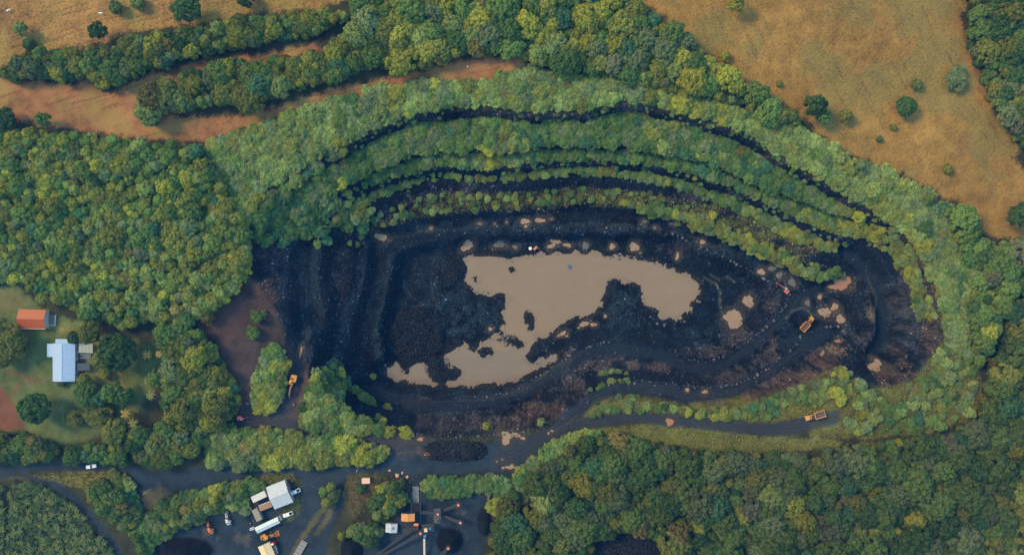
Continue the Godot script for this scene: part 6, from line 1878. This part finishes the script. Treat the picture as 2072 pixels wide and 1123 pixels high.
func make_small_things() -> void:
	var g := RandomNumberGenerator.new()
	g.seed = 99
	var stones: Array = []
	for i in 6:
		stones.append(stone(300 + i))
	var rock := [worn("rock_grey", 92, 96, 102, 0.95, 0.8, 0.7), worn("rock_dark", 50, 56, 64, 0.95, 0.8, 0.7), worn("rock_tan", 128, 112, 98, 0.95, 0.8, 0.7)]
	var words := ["grey", "dark", "tan"]
	# boulders set along the roads' edges: place, gap in pixels, mean size, line
	for row in [
		["lining the pit floor's upper edge", 10.0, 0.85, [1330,470, 1369,477, 1414,497, 1458,517, 1503,539, 1536,556, 1568,578, 1582,590]],
		["heaped above the white excavator", 7.0, 0.75, [1575,541, 1590,549, 1608,556]],
		["lining the road below the two round puddles", 6.6, 0.75, [1598,594, 1590,622, 1570,646, 1535,674, 1500,700, 1462,722, 1430,731, 1400,729, 1365,712, 1345,703]],
		["lining the ramp's inner edge", 6.4, 0.7, [1622,683, 1592,718, 1560,742, 1520,766, 1480,780, 1440,786, 1380,780, 1320,772, 1292,770]],
		["lining the lower road above the pond's south shore", 6.4, 0.7, [900,810, 940,804, 990,801, 1020,797, 1060,780, 1110,750, 1150,722, 1190,702, 1240,690]],
		["on the right pond's lower bank", 9.0, 0.85, [1312,642, 1340,657, 1365,656, 1392,648]],
		["lining the yard's pit edge", 9.0, 0.6, [880,882, 950,886, 1020,878, 1070,868]],
		["lining the far bench road", 11.0, 0.55, [1040,466, 1110,462, 1200,458, 1290,463]],
		["scattered on the right basin's rubble", 8.0, 0.8, [1660,665, 1690,660, 1712,670, 1705,690, 1716,650]],
	]:
		var line: Array = row[3]
		for i in range(0, line.size() - 2, 2):
			var a := Vector2(line[i], line[i + 1])
			var b := Vector2(line[i + 2], line[i + 3])
			var n := int(a.distance_to(b) / row[1])
			for k in n:
				var q := a.lerp(b, (k + g.randf_range(-0.42, 0.42)) / n) + Vector2(g.randf_range(-2.2, 2.2), g.randf_range(-2.2, 2.2))
				var s: float = row[2] * g.randf_range(0.45, 1.4)
				var kind := 0 if g.randf() < 0.55 else (1 if g.randf() < 0.65 else 2)
				var o := MeshInstance3D.new()
				o.name = numbered("boulder")
				o.mesh = stones[g.randi() % 6]
				o.material_override = rock[kind]
				add_child(o, true)
				o.position = on_ground(q.x, q.y) + Vector3(0, s * 0.25, 0)
				o.rotation = Vector3(g.randf() * 0.5, g.randf() * TAU, g.randf() * 0.5)
				o.scale = Vector3(s, s * g.randf_range(0.6, 0.9), s * g.randf_range(0.8, 1.2))
				tag(o, "%s %s boulder %s" % ["large" if s > row[2] else "small", words[kind], row[0]], "boulder", "boulders " + row[0])
	# loose rubble: one mass
	var where: Array = []
	var tint: Array = []
	var pit := pts(terraces()[0][3], 0.0)
	for p in spread(pit, 1.15, g):
		var k := clampi(int((p.y - Z0) / STEP), 0, NZ - 1) * NX + clampi(int((p.x - X0) / STEP), 0, NX - 1)
		if wet[k] > 0.8:
			continue
		var road := road_near[k] < 4.0
		if g.randf() < (0.86 if road else (0.25 if slope_at(p.x, p.y) > 0.25 else 0.55)):
			continue
		var s := g.randf_range(0.12, 0.42) if g.randf() < 0.93 else g.randf_range(0.4, 0.75)
		where.append(Transform3D(Basis(Vector3(g.randf(), 1, g.randf()).normalized(), g.randf() * TAU).scaled(Vector3(s, s * 0.75, s)), Vector3(p.x, ground(p.x, p.y) + s * 0.25, p.y)))
		var c := col[k]
		var f := g.randf_range(0.9, 2.1) if g.randf() < 0.85 else g.randf_range(2.5, 4.5)
		tint.append(Color(c.r * f + 0.003, c.g * f + 0.005, c.b * f + 0.007))
	for hp in [[905, 912, 46, 22, 0.0], [935, 912, 50, 22, 0.0], [840, 680, 56, 56, 33.0], [920, 548, 24, 28, 33.0], [885, 745, 26, 26, 33.0], [1270, 1115, 66, 34, 0.0], [1030, 690, 20, 12, 33.0]]:
		for i in int(hp[2] * hp[3] * 0.55):
			var a := g.randf() * TAU
			var r := sqrt(g.randf())
			var q := at(hp[0] + cos(a) * r * hp[2], hp[1] + sin(a) * r * hp[3], -hp[4])
			var s := g.randf_range(0.25, 0.6)
			var y := ground(q.x, q.z)
			if y < POND_Y - 0.5:
				continue
			where.append(Transform3D(Basis(Vector3(g.randf(), 1, g.randf()).normalized(), g.randf() * TAU).scaled(Vector3(s, s * 0.8, s)), Vector3(q.x, y + s * 0.3, q.z)))
			var f := g.randf_range(0.006, 0.015) if g.randf() < 0.96 else g.randf_range(0.03, 0.06)
			tint.append(Color(f * 0.55, f * 0.9, f * 1.2))
	var rm := StandardMaterial3D.new()
	rm.resource_name = "rubble"
	rm.vertex_color_use_as_albedo = true
	rm.roughness = 0.95
	copies_of("rubble", stones[0], rm, where, tint).set_meta("label", "loose cinder rubble strewn over the quarry")
	# cattle and an egret
	for c in [[18, 22, 25.0, "white cow alone near the top left corner"], [205, 28, 170.0, "white cow below the pale green bushes"], [873, 7, 5.0, "white cow at the top edge above the tree belt"]]:
		cow(c[3], on_ground(c[0], c[1]), c[2])
	bird("white bird standing on the red track's right end", on_ground(946, 135))
	# tyres and drums by the huts
	var ty := lathe([Vector2(0.42, -0.25), Vector2(0.78, -0.25), Vector2(0.88, -0.12), Vector2(0.88, 0.12), Vector2(0.78, 0.25), Vector2(0.42, 0.25), Vector2(0.42, -0.25)], 18)
	for q in [[496.5, 1045.5, "uppermost dark tyre lying beside the container hut", "tyre", 26], [502, 1051, "lower dark tyre lying beside the container hut", "tyre", 26]]:
		var o := part(self, numbered("old_tyre"), ty, mat("tyre", 0, 0, 0), on_ground(q[0], q[1]) + Vector3(0, 0.25, 0))
		tag(o, q[2], "tyre", "tyres by the huts")
	var o := thing("spare_wheel", "spare wheel with an orange rim lying left of the store", "wheel", on_ground(505.5, 1058.5), 0.0)
	part(o, "tyre", ty, mat("tyre", 0, 0, 0), Vector3(0, 0.25, 0))
	part(o, "rim", lathe([Vector2(0.15, 0.1), Vector2(0.5, 0.1), Vector2(0.55, 0.3), Vector2(0.4, 0.3), Vector2(0.15, 0.18)], 14), mat("chute_orange", 204, 120, 86, 0.6), Vector3(0, 0.02, 0))
	for q in [[508, 1070, "left white-rimmed round drum at the long store's end"], [512.5, 1068.5, "right white-rimmed round drum at the long store's end"]]:
		o = thing("round_drum", q[2], "drum", on_ground(q[0], q[1]), 0.0, "drums at the store")
		part(o, "rim", lathe([Vector2(0.45, 0), Vector2(0.68, 0), Vector2(0.68, 0.8), Vector2(0.45, 0.8), Vector2(0.45, 0)], 16), mat("white_paint", 0, 0, 0))
		part(o, "hollow", cyl(0.46, 0.46, 0.5, 16), mat("bed_black", 34, 36, 40, 0.8), Vector3(0, 0.3, 0))
	o = thing("steel_bin", "orange steel bin at the hedge left of the rusty loader", "bin", on_ground(404, 1054), 40.0)
	tray(o, "bin_body", 1.7, 1.5, 0.8, mat("bin_orange", 214, 138, 84, 0.7), mat("chute_orange", 204, 120, 86, 0.6), Vector3(0, 0.15, 0))
	# poles
	for q in [[306, 989, 8.0, 60.0, "white pole standing at the lane's grassy corner"], [727, 946, 7.0, 80.0, "thin pole on the lane above the small hut"], [1008, 960, 6.0, 0.0, "pole at the yard's lower right hedge"], [287, 1041, 7.0, 45.0, "thin pole in the hedge below the lane's corner"]]:
		o = thing("utility_pole", q[4], "pole", on_ground(q[0], q[1]), q[3], "poles along the lane")
		part(o, "post", lathe([Vector2(0, -0.3), Vector2(0.14, -0.3), Vector2(0.10, q[2]), Vector2(0, q[2] + 0.05)], 8), mat("pole_wood", 176, 172, 162, 0.8))
		part(o, "cross_arm", bx(Vector3(1.6, 0.12, 0.12), 0.02), mat("pole_wood", 0, 0, 0), Vector3(0, q[2] - 0.5, 0))
		for s in [-1, 1]:
			part(o, "insulator", cyl(0.06, 0.05, 0.18, 8), mat("white_paint", 0, 0, 0), Vector3(s * 0.7, q[2] - 0.35, 0))
	# dumped clay lumps beside the crossing
	for q in [[804, 962, 1.3, "largest orange clay lump at the road crossing"], [788, 951, 0.8, "pale clay lump left of the road crossing"], [814, 957, 0.7, "small clay lump above the silvery tank"], [824, 965, 0.9, "pale clay lump right of the silvery tank"], [990, 1003, 1.2, "upper pale block at the yard's right hedge"], [989, 1010, 0.9, "lower pale block at the yard's right hedge"], [2022, 682, 2.4, "pale grey boulder in the dark gully at right"], [505, 778, 0.5, "tiny yellow stone beside the green island"], [595, 818, 0.9, "pale rock on the excavator's road edge"], [574, 806, 0.7, "pale rock below the excavator's bucket"], [487, 818, 0.8, "left grey rock above the red digger"], [500, 817, 0.9, "right grey rock above the red digger"]]:
		var b := MeshInstance3D.new()
		b.name = numbered("rock_lump")
		b.mesh = stones[g.randi() % 6]
		b.material_override = worn("clay", 214, 160, 116, 0.95, 0.8, 0.8) if q[0] > 780 and q[0] < 830 else rock[2 if q[0] < 1100 else 0]
		add_child(b, true)
		b.position = on_ground(q[0], q[1]) + Vector3(0, q[2] * 0.3, 0)
		b.scale = Vector3(q[2] * 1.3, q[2] * 0.8, q[2])
		b.rotation.y = g.randf() * TAU
		tag(b, q[3], "rock")

func cow(label: String, p: Vector3, deg: float) -> void:
	var o := thing("cow", label, "cow", p, deg, "white cows on the upper pasture")
	var m := mat("cow_hide", 228, 222, 212, 0.85)
	# one continuous body: rings along the back, from rump to muzzle
	var st := SurfaceTool.new()
	st.begin(Mesh.PRIMITIVE_TRIANGLES)
	var rings := [[-1.05, 1.05, 0.05, 0.05], [-1.0, 1.05, 0.26, 0.28], [-0.7, 1.05, 0.36, 0.38], [-0.2, 1.0, 0.42, 0.42], [0.3, 1.02, 0.38, 0.42], [0.65, 1.1, 0.28, 0.36], [0.9, 1.22, 0.17, 0.22], [1.1, 1.25, 0.15, 0.18], [1.3, 1.12, 0.13, 0.15], [1.5, 0.98, 0.09, 0.10], [1.54, 0.96, 0.02, 0.02]]
	for i in rings.size() - 1:
		var a: Array = rings[i]
		var b: Array = rings[i + 1]
		for s in 12:
			var t := TAU * s / 12.0
			var q := TAU * (s + 1) / 12.0
			var p0 := Vector3(a[0], a[1] + sin(t) * a[3], cos(t) * a[2])
			var p1 := Vector3(a[0], a[1] + sin(q) * a[3], cos(q) * a[2])
			var r0 := Vector3(b[0], b[1] + sin(t) * b[3], cos(t) * b[2])
			var r1 := Vector3(b[0], b[1] + sin(q) * b[3], cos(q) * b[2])
			for v in [p0, r1, p1, p0, r0, r1]:
				st.add_vertex(v)
	for l in [[-0.75, 0.2, -0.1], [-0.75, -0.2, -0.1], [0.5, 0.18, 0.02], [0.5, -0.18, 0.02]]:
		tube(st, Vector3(l[0], 0.95, l[1]), Vector3(l[0] + l[2], 0.5, l[1]), 0.16, 0.08, 8)
		tube(st, Vector3(l[0] + l[2], 0.52, l[1]), Vector3(l[0] + l[2] * 0.4, 0.0, l[1]), 0.08, 0.06, 8)
	tube(st, Vector3(-1.02, 1.25, 0), Vector3(-1.12, 0.55, 0), 0.04, 0.02)
	st.generate_normals()
	part(o, "body", st.commit(), m)
	for s in [-1, 1]:
		part(o, "ear", bx(Vector3(0.1, 0.08, 0.24), 0.02), m, Vector3(1.12, 1.34, s * 0.24))

func bird(label: String, p: Vector3) -> void:
	var o := thing("white_bird", label, "bird", p, 110.0)
	var m := mat("feather_white", 240, 240, 236, 0.8)
	var st := SurfaceTool.new()
	st.begin(Mesh.PRIMITIVE_TRIANGLES)
	tube(st, Vector3(-0.45, 0.5, 0), Vector3(0.0, 0.6, 0), 0.04, 0.17, 8)
	tube(st, Vector3(0.0, 0.6, 0), Vector3(0.3, 0.68, 0), 0.17, 0.07, 8)
	tube(st, Vector3(0.28, 0.66, 0), Vector3(0.42, 1.0, 0), 0.06, 0.04, 8)
	tube(st, Vector3(0.40, 1.0, 0), Vector3(0.55, 1.0, 0), 0.055, 0.03, 8)
	st.generate_normals()
	part(o, "body", st.commit(), m)
	part(o, "beak", cyl(0.02, 0.005, 0.14, 6), mat("beak", 214, 160, 60, 0.6), Vector3(0.62, 0.99, 0), Vector3(0, 0, -90))
	for s in [-1, 1]:
		part(o, "leg", cyl(0.015, 0.015, 0.5, 6), mat("bed_black", 0, 0, 0), Vector3(0.02, 0.24, s * 0.06))
		part(o, "wing", bx(Vector3(0.7, 0.06, 0.16), 0.02), m, Vector3(-0.15, 0.66, s * 0.15), Vector3(0, 0, 6))

# ---------------------------------------------------------------- labels that single out look-alikes
func tell_apart() -> void:
	var same := {}
	for o in labelled:
		var l: String = o.get_meta("label")
		if not same.has(l):
			same[l] = []
		same[l].append(o)
	var ord := ["first", "second", "third", "fourth", "fifth", "sixth", "seventh", "eighth", "ninth", "tenth", "eleventh", "twelfth", "thirteenth", "fourteenth", "fifteenth", "sixteenth", "seventeenth", "eighteenth", "nineteenth", "twentieth", "twenty-first", "twenty-second", "twenty-third", "twenty-fourth"]
	for l in same:
		var list: Array = same[l]
		if list.size() < 2 or list.size() > 24:
			if list.size() > 24:
				for o in list:
					if not o.has_meta("group"):
						o.set_meta("group", l)
			continue
		var lo := Vector3(1e9, 0, 1e9)
		var hi := -lo
		for o in list:
			lo = lo.min(o.position)
			hi = hi.max(o.position)
		if hi.x - lo.x >= hi.z - lo.z:
			list.sort_custom(func(a, b): return a.position.x < b.position.x)
			for i in list.size():
				var w: String = ("leftmost" if i == 0 else ("rightmost" if i == list.size() - 1 else ord[i] + " from left"))
				list[i].set_meta("label", "%s, %s" % [l, w])
		else:
			list.sort_custom(func(a, b): return a.position.z < b.position.z)
			for i in list.size():
				var w: String = ("topmost" if i == 0 else ("lowest" if i == list.size() - 1 else ord[i] + " from top"))
				list[i].set_meta("label", "%s, %s" % [l, w])
